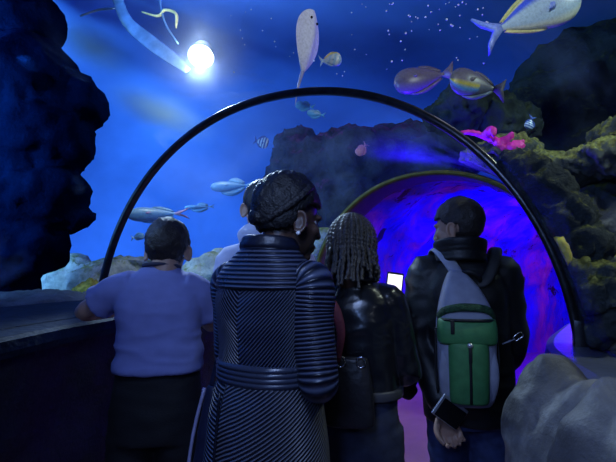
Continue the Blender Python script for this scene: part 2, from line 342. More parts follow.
rock('rounded dark boulder in the water just above the right side of the arch rib', [(462, 112, 4.2, 28, 26, 1), (490, 122, 4.2, 28, 24, 1), (440, 118, 4.3, 18, 14, 1), (515, 130, 4.3, 26, 22, 1)], M['rock_dark'], voxel=.03, amp=.08, fine=.05, ffreq=10)
rock('tall dark cliff in shade at the upper right of the tank', [(600, 90, 5.5, 60, 60, 1), (560, 100, 5.4, 45, 45, 1), (640, 60, 5.5, 60, 60, 1), (590, 150, 5.2, 70, 50, 1), (535, 130, 5.2, 36, 30, 1), (660, 160, 5.2, 60, 120, 1)], M['rock_dark'], voxel=.08, amp=.16, fine=.09, ffreq=3.5)
rock('yellow-mossed rock ridge slanting down to the right side of the arch rib', [(500, 158, 3.5, 34, 14, 1.5), (535, 172, 3.3, 34, 12, 1.5), (565, 172, 3.1, 34, 13, 1.5), (600, 160, 2.9, 34, 16, 1.5), (625, 140, 2.9, 26, 18, 1.5)], M['rock_moss'], voxel=.020, amp=.06, freq=2.5, fine=.045, ffreq=14)
rock('dark mossy rock slope hugging the outside of the right half of the arch rib',
     [(514, 166, 1.79, 16, 12, 1), (525, 176, 1.78, 25, 18, 1), (540, 194, 1.75, 28, 26, 1), (558, 220, 1.72, 28, 28, 1), (573, 248, 1.70, 28, 28, 1), (584, 278, 1.68, 26, 26, 1), (593, 306, 1.66, 24, 22, 1), (598, 328, 1.64, 20, 16, 1)], M['rock_slope'], voxel=.014, amp=.03, freq=3.5, fine=.024, ffreq=19, pad=.020)
rock('shaded grey rock face below the yellow-mossed ridge', [(560, 210, 3.4, 32, 30, 1), (590, 220, 3.2, 45, 45, 1), (630, 230, 3.1, 40, 60, 1), (560, 250, 3.4, 26, 30, 1), (600, 280, 3.1, 45, 40, 1)], M['rock_grey'], voxel=.025, amp=.10, fine=.05, ffreq=9)
rock('yellow-green mossy outcrop right beside the right leg of the arch rib', [(577, 270, 1.60, 13, 12, 1), (589, 288, 1.58, 15, 12, 1), (604, 272, 1.58, 15, 9, 1), (613, 294, 1.56, 14, 12, 1), (587, 303, 1.57, 11, 7, 1)], M['rock_moss'], voxel=.018, amp=.03, fine=.03, ffreq=21, pad=.03)
rock('pale grey rock block on the right ledge outside the acrylic', [(602, 334, 1.72, 20, 16, 1), (620, 332, 1.7, 24, 20, 1), (592, 328, 1.78, 11, 9, 1)], M['rock_pale'], voxel=.02, amp=.03, fine=.03, ffreq=7, pad=.04)

# the smooth fake boulder in front on the right, inside the tunnel
m, t, bs, out = nt('boulder_grey'); v = coords(t)
n1 = N(t, 'ShaderNodeTexNoise', Scale=3.4, Detail=8.0, Roughness=.6, Distortion=.6); t.links.new(v, n1.inputs['Vector'])
n2 = N(t, 'ShaderNodeTexNoise', Scale=2.0, Detail=2.0); t.links.new(v, n2.inputs['Vector'])
c0 = ramp(t, n1.outputs[0], [(.28, (.03, .03, .035)), (.50, (.14, .135, .13)), (.72, (.40, .38, .33))])
c2 = ramp(t, n2.outputs[0], [(.5, (1, 1, 1)), (.66, (1, .93, .55))])
mx = N(t, 'ShaderNodeMix', data_type='RGBA', blend_type='MULTIPLY'); mx.inputs[0].default_value = 1; t.links.new(c0, mx.inputs[6]); t.links.new(c2, mx.inputs[7])
t.links.new(mx.outputs[2], bs.inputs['Base Color']); bs.inputs['Roughness'].default_value = .55
nb = N(t, 'ShaderNodeTexNoise', Scale=9.0, Detail=9.0, Roughness=.6); t.links.new(v, nb.inputs['Vector']); bump(t, bs, nb.outputs[0], .5, .03)
b = MB()
for c, r in (((.70, 1.30, .76), (.17, .15, .44)), ((.74, 1.12, .74), (.19, .28, .43)), ((.76, .90, .70), (.21, .34, .45)), ((.76, .66, .66), (.22, .3, .46)), ((.78, 1.24, .40), (.27, .22, .5)), ((.80, .95, .3), (.28, .34, .55)), ((.8, .65, .3), (.28, .3, .55))):
    b.ell(c, r, seg=28)
def bd(p):
    q = Vector(p); g = abs(noise.noise(q*2.6+Vector((3, 1, 7)))); return .035*fbm(p, 2.2, 4)-.035*max(0, .12-g)/.12+.006*noise.noise(q*22)
o = b.build('boulder', m, voxel=.012, smooth=24, disp=bd); tag(o, 'large smooth grey boulder in the lower right corner beside the man with the backpack', 'boulder')

exec_people = True
random.seed(3); b = MB()
for _ in range(46): b.ell(P(random.uniform(385, 490), random.uniform(2, 70)*random.random()+2, random.uniform(2.8, 3.6)), random.uniform(.0035, .008), seg=8)
for _ in range(26): b.ell(P(random.uniform(230, 400), random.uniform(4, 85), random.uniform(2.8, 3.6)), random.uniform(.003, .006), seg=8)
tag(b.build('air_bubbles', mat('bubble_white', (.75, .82, .9), .2, bmp=0)), 'tiny white air bubbles drifting in the water over the arch rib', 'bubbles', kind='stuff')
# ------------------------------------------------------------------ corals
M['magenta'] = mat('coral_magenta', (.85, .03, .40), .5, var=.3, scale=20, bmp=.4)
b = MB()
pts = [P(452, 135, 3.42), P(468, 132, 3.38), P(484, 136, 3.34), P(498, 143, 3.26), P(506, 150, 3.22)]; b.tube(pts, [.010, .020, .026, .034, .03], 10)
for (a, c, e) in (((484, 136), (492, 130), (494, 136)), ((498, 143), (508, 139), (513, 132)), ((506, 150), (516, 147), (524, 140)), ((506, 150), (516, 153), (520, 146))):
    b.tube([P(*a, 3.28), P(*c, 3.22), P(*e, 3.18)], [.03, .034, .014], 8)
b.ell(P(516, 148, 3.2), (.07, .05, .06))
o = b.build('soft_coral', M['magenta'], voxel=.008, smooth=2, disp=lambda p: .006*noise.noise(Vector(p)*40)); tag(o, 'magenta soft coral branch lying on the rock above the arch rib', 'coral')
M['yellow'] = mat('sponge_yellow', (.75, .62, .04), .6, var=.35, scale=18, bmp=.5)
rock('bright yellow sponge on the reef touching the right leg of the arch rib', [(561, 250, 1.60, 7, 12, 1), (565, 258, 1.59, 6, 9, 1), (557, 243, 1.62, 5, 7, 1)], M['yellow'], voxel=.008, amp=.012, fine=.008, ffreq=22, cat='sponge', name='sponge', pad=.03)
# dark red-brown growths standing on the floor of the passage against the violet wall
M['redcoral'] = mat('coral_red_brown', (.12, .02, .02), .7, var=.5, scale=20, bmp=.6)

# ------------------------------------------------------------------ fish
M['fish'] = attr_mat('fish_skin', .35); M['eye_dark'] = mat('eye_dark', (.01, .01, .012), .15, bmp=0)
def fish(label, px, py, Y, length, ang, height, thick, colf, yaw=0, fork=.5, tail=.22, dorsal=.12, group=None, name='fish', roll=0, belly=.5, fins=True):
    """local x runs nose(+) to tail(-); ang turns it in the picture plane, yaw towards or away from the viewer"""
    b = MB(); n = 20; st = np.linspace(0, 1, 26); L = length
    prof = np.sin(PI*np.clip(st, 0, 1)**.62)**.85*(1-st*.08); prof = np.maximum(prof, np.where(st > .8, .16, .015))
    rows, cols = [], []
    for s, h in zip(st, prof):
        a = np.linspace(0, 2*PI, n, endpoint=False); x = L*(.5-.80*s)
        z = h*height/2*np.sin(a); y = h*thick/2*np.cos(a); rows.append(np.stack([np.full(n, x), y, z], 1))
        cols.append([colf(s, math.sin(q)) for q in a])
    b.grid(np.array(rows), True, True, col=np.array(cols))
    xt = L*(.5-.80)
    def fin(poly, col, th=.0035):
        k = len(poly); v = [(p[0], th, p[1]) for p in poly]+[(p[0], -th, p[1]) for p in poly]
        f = [tuple(range(k)), tuple(range(2*k-1, k-1, -1))]+[(i, k+i, k+(i+1) % k, (i+1) % k) for i in range(k)]; b.add(v, f, col=np.array(col))
    T = tail*L; hh = height*.42
    tc = colf(1.15, 0)
    fin([(xt+.03*L, .07*height), (xt-T*.5, hh*.55), (xt-T, hh), (xt-T*(1-fork*.35), hh*.45), (xt-T*(1-fork), 0), (xt-T*(1-fork*.35), -hh*.45), (xt-T, -hh), (xt-T*.5, -hh*.55), (xt+.03*L, -.07*height)], tc, .004*L/.3+.001)
    if fins:
        q = height*.5; d = dorsal*L
        top = [(L*(.5-.8*s), .93*height/2*np.sin(PI*s**.62)**.85) for s in np.linspace(.28, .92, 9)]
        up = [(x-.03*L, z+d*math.sin(PI*(i+1.2)/10.5)) for i, (x, z) in enumerate(top)]
        fin(top+up[::-1], colf(.5, 1.3)); 
        bt = [(L*(.5-.8*s), -.93*height/2*np.sin(PI*s**.62)**.85) for s in np.linspace(.5, .92, 7)]
        dn = [(x-.03*L, z-d*.8*math.sin(PI*(i+1.2)/8.5)) for i, (x, z) in enumerate(bt)]
        fin(bt+dn[::-1], colf(.5, -1.3))
        for sgn in (1, -1):
            v = np.array([(L*.22, sgn*thick*.42, -.02*height), (L*.14, sgn*(thick*.48+.012*L), .0*height), (L*.09, sgn*(thick*.48+.025*L), -.12*height), (L*.16, sgn*(thick*.45+.01*L), -.14*height)])
            b.add(np.vstack([v, v+(0, .002, 0)]), [(0, 1, 2, 3), (7, 6, 5, 4), (0, 4, 5, 1), (1, 5, 6, 2), (2, 6, 7, 3), (3, 7, 4, 0)], col=np.array(tc))
    o = b.build(name, M['fish']); o.location = P(px, py, Y)
    o.rotation_euler = (Matrix.Rotation(yaw, 3, 'Z') @ Matrix.Rotation(-ang, 3, 'Y') @ Matrix.Rotation(roll, 3, 'X')).to_euler()
    for sgn in (1, -1):
        e = MB(); e.ell((L*.40, sgn*thick*.30, height*.10), (.016*L+.001, .010*L+.001, .016*L+.001), seg=10); e.build('eye', M['eye_dark'], o)
    return tag(o, label, 'fish', group)
D2 = math.radians
def tang(s, v):
    if s > 1: return (.25, .35, .85)
    if abs(v) > 1.1: return (.75, .7, .3) if v < 0 else (.6, .65, .25)
    if v > .93: return (.8, .75, .3)
    if v > .45: return (.06, .12, .75)
    return (.45, .60, .72) if v > -.6 else (.68, .72, .60)
fish('big silver-blue fish with a crescent tail swimming out of the top right', 529, 15, 2.9, .86, D2(27), .32, .14, tang, yaw=D2(8), fork=.75, tail=.17, dorsal=.02)
def brown(s, v): return (.16, .12, .20) if v > 0 else (.22, .17, .22)
fish('plump mauve-brown fish at the upper right, nearest the rounded dark boulder', 425, 78, 3.6, .52, D2(188), .23, .12, brown, yaw=D2(-10), tail=.16, fork=.2, dorsal=.06)
def rainbow(s, v):
    if v > 1.1: return (.2, .25, .3)
    for lo, c in ((.62, (.14, .16, .2)), (.42, (.15, .45, .75)), (.25, (.75, .62, .05)), (.05, (.75, .30, .05))):
        if v > lo: return c if s < .62 else (.16, .17, .2)
    return (.17, .15, .16)
fish('brown fish with a yellow and orange stripe along its flank', 478, 85, 3.5, .50, D2(172), .24, .09, rainbow, yaw=D2(10), tail=.18, fork=.2, dorsal=.06)
def striped(s, v): return (.55, .75, .95) if int(s*9) % 2 else (.05, .12, .5)
fish('small blue and white striped fish before the dark upper right cliff', 530, 123, 3.3, .10, D2(245), .075, .03, striped, tail=.3)
def silver(s, v):
    if v > .6: return (.65, .55, .18)
    return (.55, .62, .62) if int(s*7+v) % 2 else (.35, .52, .65)
fish('small silver and yellow fish just below the top of the acrylic, beside the pale ray', 330, 60, 3.0, .165, D2(8), .105, .05, silver, tail=.16, dorsal=.05)
def bluef(s, v): return (.12, .45, .75) if v > -.3 else (.3, .6, .8)
fish('upper of two little turquoise fish under the top of the arch rib', 305, 106, 3.4, .155, D2(172), .07, .035, bluef, group='turquoise fish under the arch rib')
fish('lower of two little turquoise fish under the top of the arch rib', 316, 114, 3.4, .145, D2(170), .06, .035, bluef, group='turquoise fish under the arch rib')
fish('tiny fish with dark bars left of the turquoise pair, below the arch rib', 261, 142, 3.6, .13, D2(-15), .10, .035, striped, tail=.18)
def pale(s, v): return (.10, .26, .52) if v > 0 else (.22, .40, .62)
def pinkt(s, v): return (.50, .30, .50) if s > 1 else pale(s, v)
fish('pale blue fish with an upturned pink tail above the head of the boy', 158, 214, 4.6, .62, D2(183), .155, .1, pinkt, yaw=D2(12), tail=.22, fork=.75, dorsal=.05)
fish('pale shark-like fish with a raised fin left of the hooded man', 233, 186, 4.8, .50, D2(183), .12, .08, pale, tail=.2, fork=.7, dorsal=.13)
fish('faint slim pale fish deep in the blue water right of the boy', 200, 207, 5.6, .40, D2(182), .06, .05, pale, tail=.16)
fish('tiny pale fish hanging low in the blue water left of the head of the boy', 138, 237, 4.5, .14, D2(10), .07, .04, pale)
def pinkf(s, v): return (.65, .25, .30)
fish('small rosy fish in front of the dark violet reef ridge', 362, 149, 4.6, .17, D2(230), .10, .04, pinkf, tail=.15)
# the pale ray swimming upright near the top
def ray(label, px, py, Y, w, h, rot):
    b = MB(); K = 40; rows = []
    for i in np.linspace(0, 1, 28):
        half = w/2*(math.sin(PI*min(1, i*1.02)**.8)**.9)+.004
        a = np.linspace(0, 2*PI, K, endpoint=False); x = half*np.cos(a); th = .035*math.sin(PI*i)*np.exp(-(x/(w*.22))**2)+.004
        rows.append(np.stack([x, th*np.sin(a)+.10*np.abs(x)**1.3*np.cos(a*0), np.full(K, h*(.5-i))], 1))
    cols = np.tile((.85, .85, .95), (28, K, 1)); b.grid(np.array(rows), True, True, col=cols)
    b.tube([(0, 0, -h*.45), (.01, .02, -h*.7), (.03, .03, -h*.95)], [.014, .008, .003], 8); b.col[-1][:] = (.5, .5, .75)
    o = b.build('ray', M['fish']); o.location = P(px, py, Y); o.rotation_euler = rot
    for sgn in (1, -1):
        e = MB(); e.ell((sgn*.04, -.02, h*.33), .009, seg=10); e.build('eye', M['eye_dark'], o)
    return tag(o, label, 'ray')
ray('pale lilac ray swimming upright above the top of the arch rib', 308, 42, 2.9, .30, .46, (D2(8), D2(6), D2(62)))

# ------------------------------------------------------------------ people
M['skin_dark'] = mat('skin_deep_brown', (.085, .045, .030), .42, var=.12, scale=15, bmp=.08, bscale=120)
M['skin_tan'] = mat('skin_tan', (.42, .25, .18), .45, var=.12, scale=15, bmp=.08, bscale=120)
M['hair_black'] = mat('hair_black', (.010, .009, .010), .5, var=.4, scale=60, bmp=.8, bscale=140, bdist=.006)
M['hair_brown'] = mat('hair_dark_brown', (.022, .016, .014), .5, var=.4, scale=60, bmp=.8, bscale=160, bdist=.005)
M['eye_white'] = mat('eye_white', (.40, .40, .40), .25, bmp=0)
M['trouser_black'] = mat('trouser_black', (.006, .006, .009), .8, bmp=.2, bscale=200)
M['denim'] = mat('denim_blue', (.035, .055, .16), .75, var=.3, scale=30, bmp=.3, bscale=300, bdist=.003)
M['denim_dark'] = mat('denim_navy', (.02, .026, .06), .75, var=.3, scale=30, bmp=.3, bscale=300, bdist=.003)
M['shoe'] = mat('shoe_black', (.012, .012, .014), .5, bmp=.1)
M['sole'] = mat('shoe_sole_grey', (.15, .15, .16), .7, bmp=.1)

class Person:
    def __init__(s, px, Y, yaw): s.X = (px-308)/FPX*Y; s.Y = Y; s.yaw = yaw; s.M = Matrix.Translation((s.X, Y, 0)) @ Matrix.Rotation(yaw, 4, 'Z'); s.I = s.M.inverted()
    def L(s, px, py, Y): return s.I @ P(px, py, Y)
def head_parts(b, Hm, k=1.0, neck=None, ears=True):
    def e(c, r, rot=None):
        R = Hm.to_3x3() @ (rot.to_3x3() if rot is not None else Matrix.Identity(3)); b.ell(Hm @ (Vector(c)*k), tuple(x*k for x in r), R, seg=24)
    e((0, -.012, .030), (.074, .094, .092)); e((0, .030, -.035), (.058, .060, .078)); e((0, .05, -.02), (.052, .045, .06))
    e((0, .066, -.098), (.024, .022, .020)); e((0, .078, .024), (.050, .018, .012)); e((0, .086, -.066), (.023, .013, .008)); e((0, .084, -.078), (.019, .012, .008))
    for q in (1, -1): e((q*.036, .068, -.018), (.02, .018, .016)); e((q*.010, .100, -.034), (.009, .010, .008))
    b.tube([Hm @ (Vector(p)*k) for p in ((0, .084, .018), (0, .096, -.010), (0, .108, -.034))], [.008*k, .010*k, .011*k], 10)
    if ears:
        for q in (1, -1):
            R = Matrix.Rotation(q*-.45, 4, 'Z')
            e((q*.080, -.008, -.012), (.007, .019, .030), R); 
            pts = [Hm @ (Vector((q*.085, -.008, -.012))*k+Matrix.Rotation(q*-.45, 3, 'Z') @ Vector((q*.004, .019*math.cos(a), .031*math.sin(a)))*k) for a in np.linspace(-2.2, 2.6, 12)]
            b.tube(pts, .0055*k, 8, 2)
    if neck is not None: b.tube([Hm @ (Vector((0, -.025, -.03))*k), Hm @ (Vector((0, -.030, -.095))*k), neck], [.052*k, .052*k, .066*k], 20)
def eyes(Hm, par, k=1.0):
    for q in (1, -1):
        e = MB(); c = Hm @ (Vector((q*.031, .0640, .004))*k); e.ell(c, .0125*k, seg=14); o = e.build('eye', M['eye_white'], par)
        i = MB(); i.ell(Hm @ (Vector((q*.031, .0735, .004))*k), .0055*k, seg=12); i.build('iris', M['eye_dark'], o)
def hand(b, w, fwd, palm, thumb, curl=.5, k=1.0, grip=None):
    """wrist point, direction of the fingers, direction the palm faces, side the thumb leaves from"""
    f, n = Vector(fwd).normalized(), Vector(palm).normalized(); t = Vector(thumb); t = (t-f*t.dot(f)-n*t.dot(n)); t.normalize(); n = f.cross(t)*(1 if f.cross(t).dot(n) > 0 else -1)
    w = Vector(w); R = Matrix((t, f, n)).transposed()
    b.ell(w+f*.045*k, (.039*k, .055*k, .016*k), R, seg=18); b.ell(w+f*.075*k, (.037*k, .022*k, .014*k), R, seg=16); b.ell(w+f*.012*k, (.027*k, .03*k, .019*k), R)
    for x, l in ((.033, .074), (.011, .083), (-.011, .077), (-.033, .060)):
        p = w+f*.082*k+t*x*k; pts = [w+f*.05*k+t*x*.8*k, p]; a = 0
        for seg_, c in ((.42, .55), (.33, 1.0), (.25, .8)):
            a += c*curl; p = p+(f*math.cos(a)+n*math.sin(a))*l*seg_*k; pts.append(p)
        b.tube(pts, [.0088*k, .0088*k, .0082*k, .0074*k, .006*k], 10, 3)
    p0 = w+f*.022*k+t*.026*k; p1 = w+f*.05*k+t*.052*k+n*.012*k*(1+curl); p2 = w+f*.075*k+t*.056*k+n*.026*k*(1+curl); p3 = w+f*.098*k+t*.046*k+n*.036*k*(1+curl)
    b.tube([p0, p1, p2, p3], [.015*k, .0125*k, .0105*k, .008*k], 10, 3)
def arm(b, sh, el, wr, k=1.0): b.tube([sh, tuple(Vector(sh).lerp(Vector(el), .5)), el, tuple(Vector(el).lerp(Vector(wr), .35)), wr], [.052*k, .045*k, .038*k, .037*k, .025*k], 16, 4)
def legs(b, hz, k=1.0, sx=.095, foot=True, stance=0):
    for q in (1, -1):
        b.tube([(q*sx*.75, 0, hz+.04), (q*sx, .01, hz-.18), (q*sx, .02, hz*.53), (q*sx, -.005, hz*.36), (q*sx, -.02, .085)], [.095*k, .078*k, .052*k, .050*k, .036*k], 18, 4)
        b.ell((q*sx, .045, .045), (.042, .12, .042)); b.ell((q*sx, -.05, .05), (.034, .045, .048))
def torso(b, hz, sz, sw, lean=(0, 0)):
    lx, ly = lean
    b.loft([(hz-.08, 0, 0, .115, .085), (hz, 0, 0, .125, .10), (hz+.14, lx*.2, ly*.2, .135, .095), (hz+.30, lx*.6, ly*.6, .15, .105), (sz-.06, lx, ly, sw-.03, .105), (sz, lx, ly, sw-.03, .075), (sz+.045, lx, ly+.0, .075, .06)], 32)
def body(p, label, skin, Hm, k, neck, hz, sz, sw, arms, hands=(), lean=(0, 0), group=None, leg=(.92, .095)):
    b = MB(); head_parts(b, Hm, k, neck); torso(b, hz, sz, sw, lean); legs(b, hz, *leg)
    for a in arms: arm(b, *a)
    for h in hands: hand(b, **h)
    o = b.build('person', skin, voxel=.0048, smooth=2); o.matrix_world = p.M; tag(o, label, 'person', group); eyes(Hm, o, k); return o
def trousers(par, hz, m, k=1.0, sx=.095, wid=.165, name='trousers'):
    b = MB()
    b.loft([(hz-.15, 0, 0, wid*.97, .125), (hz-.05, 0, 0, wid, .13), (hz+.06, 0, 0, wid*.97, .12), (hz+.12, 0, 0, wid*.93, .112)], 36)
    for q in (1, -1): b.tube([(q*.078, 0, hz-.02), (q*sx, .01, hz-.22), (q*sx, .02, hz*.53), (q*sx, -.005, hz*.34), (q*sx, -.02, .06)], [.10*k, .094*k, .075*k, .068*k, .064*k], 22, 4)
    def d(p): return .006*noise.noise(Vector((p[0]*8, p[1]*8, p[2]*22)))
    return b.build(name, m, par, voxel=.009, smooth=4, disp=d)
def shoes(par, sx=.095):
    for q in (1, -1):
        b = MB(); b.ell((q*sx, .055, .05), (.052, .14, .04)); b.ell((q*sx, -.045, .06), (.045, .06, .052)); b.tube([(q*sx, -.02, .06), (q*sx, -.02, .11)], .055, 14)
        o = b.build('shoe', M['shoe'], par, voxel=.009, smooth=3)
        s = MB(); s.loft([(.0, q*sx, .03, .052, .155, 2.6), (.022, q*sx, .03, .054, .158, 2.6)], 28, 1); s.build('sole', M['sole'], o)
def hair_cap(par, Hm, m, k=1.0, r=(.083, .104, .102), c=(0, -.016, .034), line=None, rough=.004, thick=.012, name='hair', seg=44):
    """a shell over the skull down to the hairline"""
    b = MB(); b.ell(c, r, seg=seg*2); v, f = b.arrays(); v = v*k
    keep = np.array([line(*(q/k)) for q in v]); f = [q for q in f if all(keep[i] for i in q)]
    n = MB(); u = sorted({i for q in f for i in q}); mp = {i: j for j, i in enumerate(u)}
    n.add(np.array([Hm @ Vector(v[i]) for i in u]), [tuple(mp[i] for i in q) for q in f])
    me_o = n.build(name, m, par, solid=thick*k)
    displace(me_o.data, lambda p: rough*noise.noise(Vector(p)*90)+rough*1.2*noise.noise(Vector(p)*30)); return me_o
def short_line(x, y, z):
    if y > .045: return z > .046
    if y > .0: return z > .0+y*1.0 or (z > -.012 and y < .012)
    if y > -.035: return z > .012 if abs(x) > .07 else z > -.05
    return z > -.092
def garment(name, m, par, parts, voxel=.008, smooth=5, disp=None):
    b = MB(); parts(b); return b.build(name, m, par, voxel=voxel, smooth=smooth, disp=disp)
def folds(amp, fx=6, fz=16, zlo=None, zhi=None, extra=0):
    def d(p):
        q = noise.noise(Vector((p[0]*fx, p[1]*fx, p[2]*fz)))+.5*noise.noise(Vector((p[0]*fx*2+4, p[1]*fx*2, p[2]*fz*1.8)))
        w = 1.0
        if zlo is not None: w = .35+.65*max(0, min(1, (zhi-p[2])/(zhi-zlo)))
        return amp*w*(1-2*abs(q))+extra*noise.noise(Vector(p)*60)
    return d
def headm(p, px, py, Y, yaw, pitch=0, roll=0):
    """head frame in the person's own space"""
    return Matrix.Translation(p.L(px, py, Y)) @ Matrix.Rotation(yaw-p.yaw, 4, 'Z') @ Matrix.Rotation(pitch, 4, 'X') @ Matrix.Rotation(roll, 4, 'Y')

# ---- the boy at the ledge
p = Person(161, 1.80, D2(3)); Hm = headm(p, 168, 251, 1.84, D2(2), D2(-12))
shl, shr = Vector((-.150, .0, 1.355)), Vector((.140, .0, 1.355))
el, wr = p.L(84, 312, 1.84), p.L(132, 309, 2.02); er, wr2 = Vector((.19, .12, 1.20)), Vector((.06, .33, 1.25))
boy = body(p, 'boy with short dark hair in a lavender t-shirt leaning on the left ledge', M['skin_tan'], Hm, .98, Vector((0, .0, 1.40)), .93, 1.355, .17,
    [(shl, el, wr, .95), (shr, er, wr2, .95)],
    [dict(w=wr, fwd=wr-el, palm=(0, 0, -1), thumb=(0, 1, 0), curl=.25, k=.92), dict(w=wr2, fwd=(-.6, .8, 0), palm=(0, 0, -1), thumb=(-1, -.2, 0), curl=.3, k=.92)])
hair_cap(boy, Hm, M['hair_brown'], .98, r=(.084, .105, .100), line=short_line)
M['lavender'] = mat('shirt_lavender', (.21, .235, .52), .85, var=.06, scale=20, bmp=.25, bscale=350, bdist=.002)
def shirt(b):
    b.loft([(1.045, .005, -.005, .170, .128, 2.3), (1.10, .005, 0, .166, .125, 2.3), (1.20, .0, 0, .160, .120, 2.3), (1.28, 0, .0, .166, .120, 2.4), (1.345, 0, .005, .164, .105, 2.3), (1.40, 0, .008, .125, .088, 2.2), (1.432, 0, .014, .078, .072, 2), (1.445, 0, .018, .070, .068, 2)], 40)
    m_ = shl.lerp(el, .60); b.tube([shl+Vector((.05, 0, .0)), shl.lerp(el, .15), shl.lerp(el, .4), m_], [.075, .068, .066, .072], 24, 4)
    m_ = shr.lerp(er, .70); b.tube([shr+Vector((-.05, 0, .0)), shr.lerp(er, .15), shr.lerp(er, .4), m_], [.075, .066, .064, .070], 24, 4)
tee = garment('t_shirt', M['lavender'], boy, shirt, .008, 5, folds(.010, 4, 15, 1.08, 1.26))
b = MB(); b.tube([Vector((.070*math.cos(a), .018+.069*math.sin(a), 1.442-.012*math.sin(a))) for a in np.linspace(0, 2*PI, 20)], .008, 8, 2); b.build('collar', mat('collar_dark_navy', (.03, .03, .06), .8), tee)
trousers(boy, .93, M['trouser_black'], 1.02, wid=.172); shoes(boy)

# ---- the hooded man behind the woman
p = Person(266, 2.18, D2(14)); Hm = headm(p, 261, 209, 2.18, D2(24), D2(-6))
shl, shr = Vector((-.165, 0, 1.46)), Vector((.17, 0, 1.46)); el, wr = Vector((-.205, .12, 1.22)), Vector((-.06, .34, 1.22))
er, wr2 = Vector((.26, .12, 1.28)), Vector((.26, .33, 1.44))
hood = body(p, 'tall man in a pale hooded top, mostly hidden behind the woman in the quilted coat', M['skin_tan'], Hm, 1.04, Vector((0, -.01, 1.52)), .98, 1.475, .205,
    [(shl, el, wr), (shr, er, wr2)], [dict(w=wr, fwd=(.8, .5, 0), palm=(0, 0, -1), thumb=(0, 1, 0), curl=.4), dict(w=wr2, fwd=(-.1, .3, .9), palm=(-1, .2, 0), thumb=(0, -1, .3), curl=.6)])
hair_cap(hood, Hm, M['hair_black'], 1.04, r=(.081, .102, .099), line=short_line, rough=.003)
M['hoodie'] = mat('hoodie_pale_lavender', (.46, .48, .66), .9, var=.08, scale=15, bmp=.3, bscale=300, bdist=.003)
def hoodie(b):
    b.loft([(.93, 0, 0, .20, .15, 2.3), (1.0, 0, 0, .205, .155, 2.3), (1.2, 0, 0, .20, .15, 2.3), (1.38, 0, 0, .195, .145, 2.4), (1.475, 0, 0, .18, .115, 2.4), (1.525, 0, -.005, .13, .095, 2.2), (1.56, 0, -.005, .085, .08, 2)], 40)
    for a, e_, w in ((shl, el, wr), (shr, er, wr2)): b.tube([a*.8+Vector((0, 0, .30)), a, a.lerp(e_, .5), e_, e_.lerp(w, .5), e_.lerp(w, .95)], [.075, .075, .068, .064, .058, .05], 22, 4)
    b.tube([Vector((.10*math.cos(a), -.03+.085*math.sin(a), 1.585-.028*math.sin(a))) for a in np.linspace(PI*.75, PI*2.25, 12)], [.028, .035, .042, .046, .048, .05, .05, .048, .046, .042, .035, .028], 14, 2)
    b.ell((0, -.125, 1.53), (.10, .05, .075))
hd = garment('hooded_top', M['hoodie'], hood, hoodie, .009, 5, folds(.006, 4, 12))
trousers(hood, .98, M['denim_dark'], 1.05); shoes(hood)

# ---- the woman in the quilted coat
p = Person(268, 1.36, D2(-34)); Hm = headm(p, 290, 221, 1.37, D2(-62), D2(-10)); Hm = Hm
shl, shr = Vector((-.145, .0, 1.405)), Vector((.150, .0, 1.405)); el, wr = Vector((-.180, .04, 1.15)), Vector((-.05, .25, 1.10))
er, wr2 = Vector((.190, -.012, 1.135)), Vector((.06, .24, 1.09))
lady = body(p, 'woman with pinned-up black hair in a long dark quilted leather coat', M['skin_dark'], Hm, 1.0, Vector((.01, -.005, 1.46)), .95, 1.41, .165,
    [(shl, el, wr), (shr, er, wr2)], [dict(w=wr, fwd=(.8, .4, .1), palm=(0, -1, 0), thumb=(0, 0, 1), curl=.5, k=.9), dict(w=wr2, fwd=(-.8, .4, .1), palm=(0, -1, 0), thumb=(0, 0, 1), curl=.5, k=.9)])
def lady_line(x, y, z):
    if y > .03: return z > .05
    if y > -.02: return z > .005+(y+.02)*.9
    return z > -.055+.3*(y+.10)
hr = hair_cap(lady, Hm, M['hair_black'], 1.0, r=(.084, .107, .110), c=(0, -.020, .038), line=lady_line, rough=.004, thick=.012)
b = MB(); band = [Hm @ Vector((.088*math.sin(a), -.030-.095*math.cos(a)*math.cos(.75)-.0, .050-.112*math.cos(a)*math.sin(.75))) for a in np.linspace(-2.3, 2.3, 26)]
b.tube(band, .012, 10, 3); b.build('hair_roll', mat('hair_roll', (.018, .016, .017), .5, var=.5, scale=90, bmp=1, bscale=90), hr, disp=lambda q: .003*noise.noise(Vector(q)*80))
b = MB(); b.ell((0, -.108, -.012), (.038, .026, .028), seg=20); v, f = b.arrays(); n_ = MB(); n_.add(np.array([Hm @ Vector(q) for q in v]), f); n_.build('bun', M['hair_black'], hr, disp=lambda q: .004*noise.noise(Vector(q)*70))
M['pearl'] = mat('pearl_stud', (.85, .84, .82), .15, var=.02, bmp=0)
for q in (1, -1):
    b = MB(); b.ell(Hm @ Vector((q*.092, -.010, -.046)), .0065, seg=14); tag(b.build('earring', M['pearl'], lady), 'pearl stud')
M['quilt'] = quilt_mat('quilted_leather_navy', (.004, .006, .016), (.085, .10, .16), .30)
M['quilt_skirt'] = quilt_mat('quilted_leather_skirt', (.004, .006, .014), (.15, .16, .21), .40, .9, .006)
M['leather_plain'] = mat('leather_plain_navy', (.010, .012, .024), .38, bmp=.2, bscale=60)
SPC = .0120
def back_u(V, a): return np.angle(np.exp(1j*(a+PI/2)))          # 0 at the centre of the back, + to the right
def ph_back(V, a): return (V[..., 2]-1.05*np.abs(back_u(V, a))*.155)/SPC
def ph_flat(V, a): return V[..., 2]/(SPC*1.05)
def ph_skirt(V, a):
    u = back_u(V, a); return np.where(u < -.26, (V[..., 2]+.10*u*.16)/(SPC*.98), (V[..., 2]-.62*u*.17)/(SPC*.96))
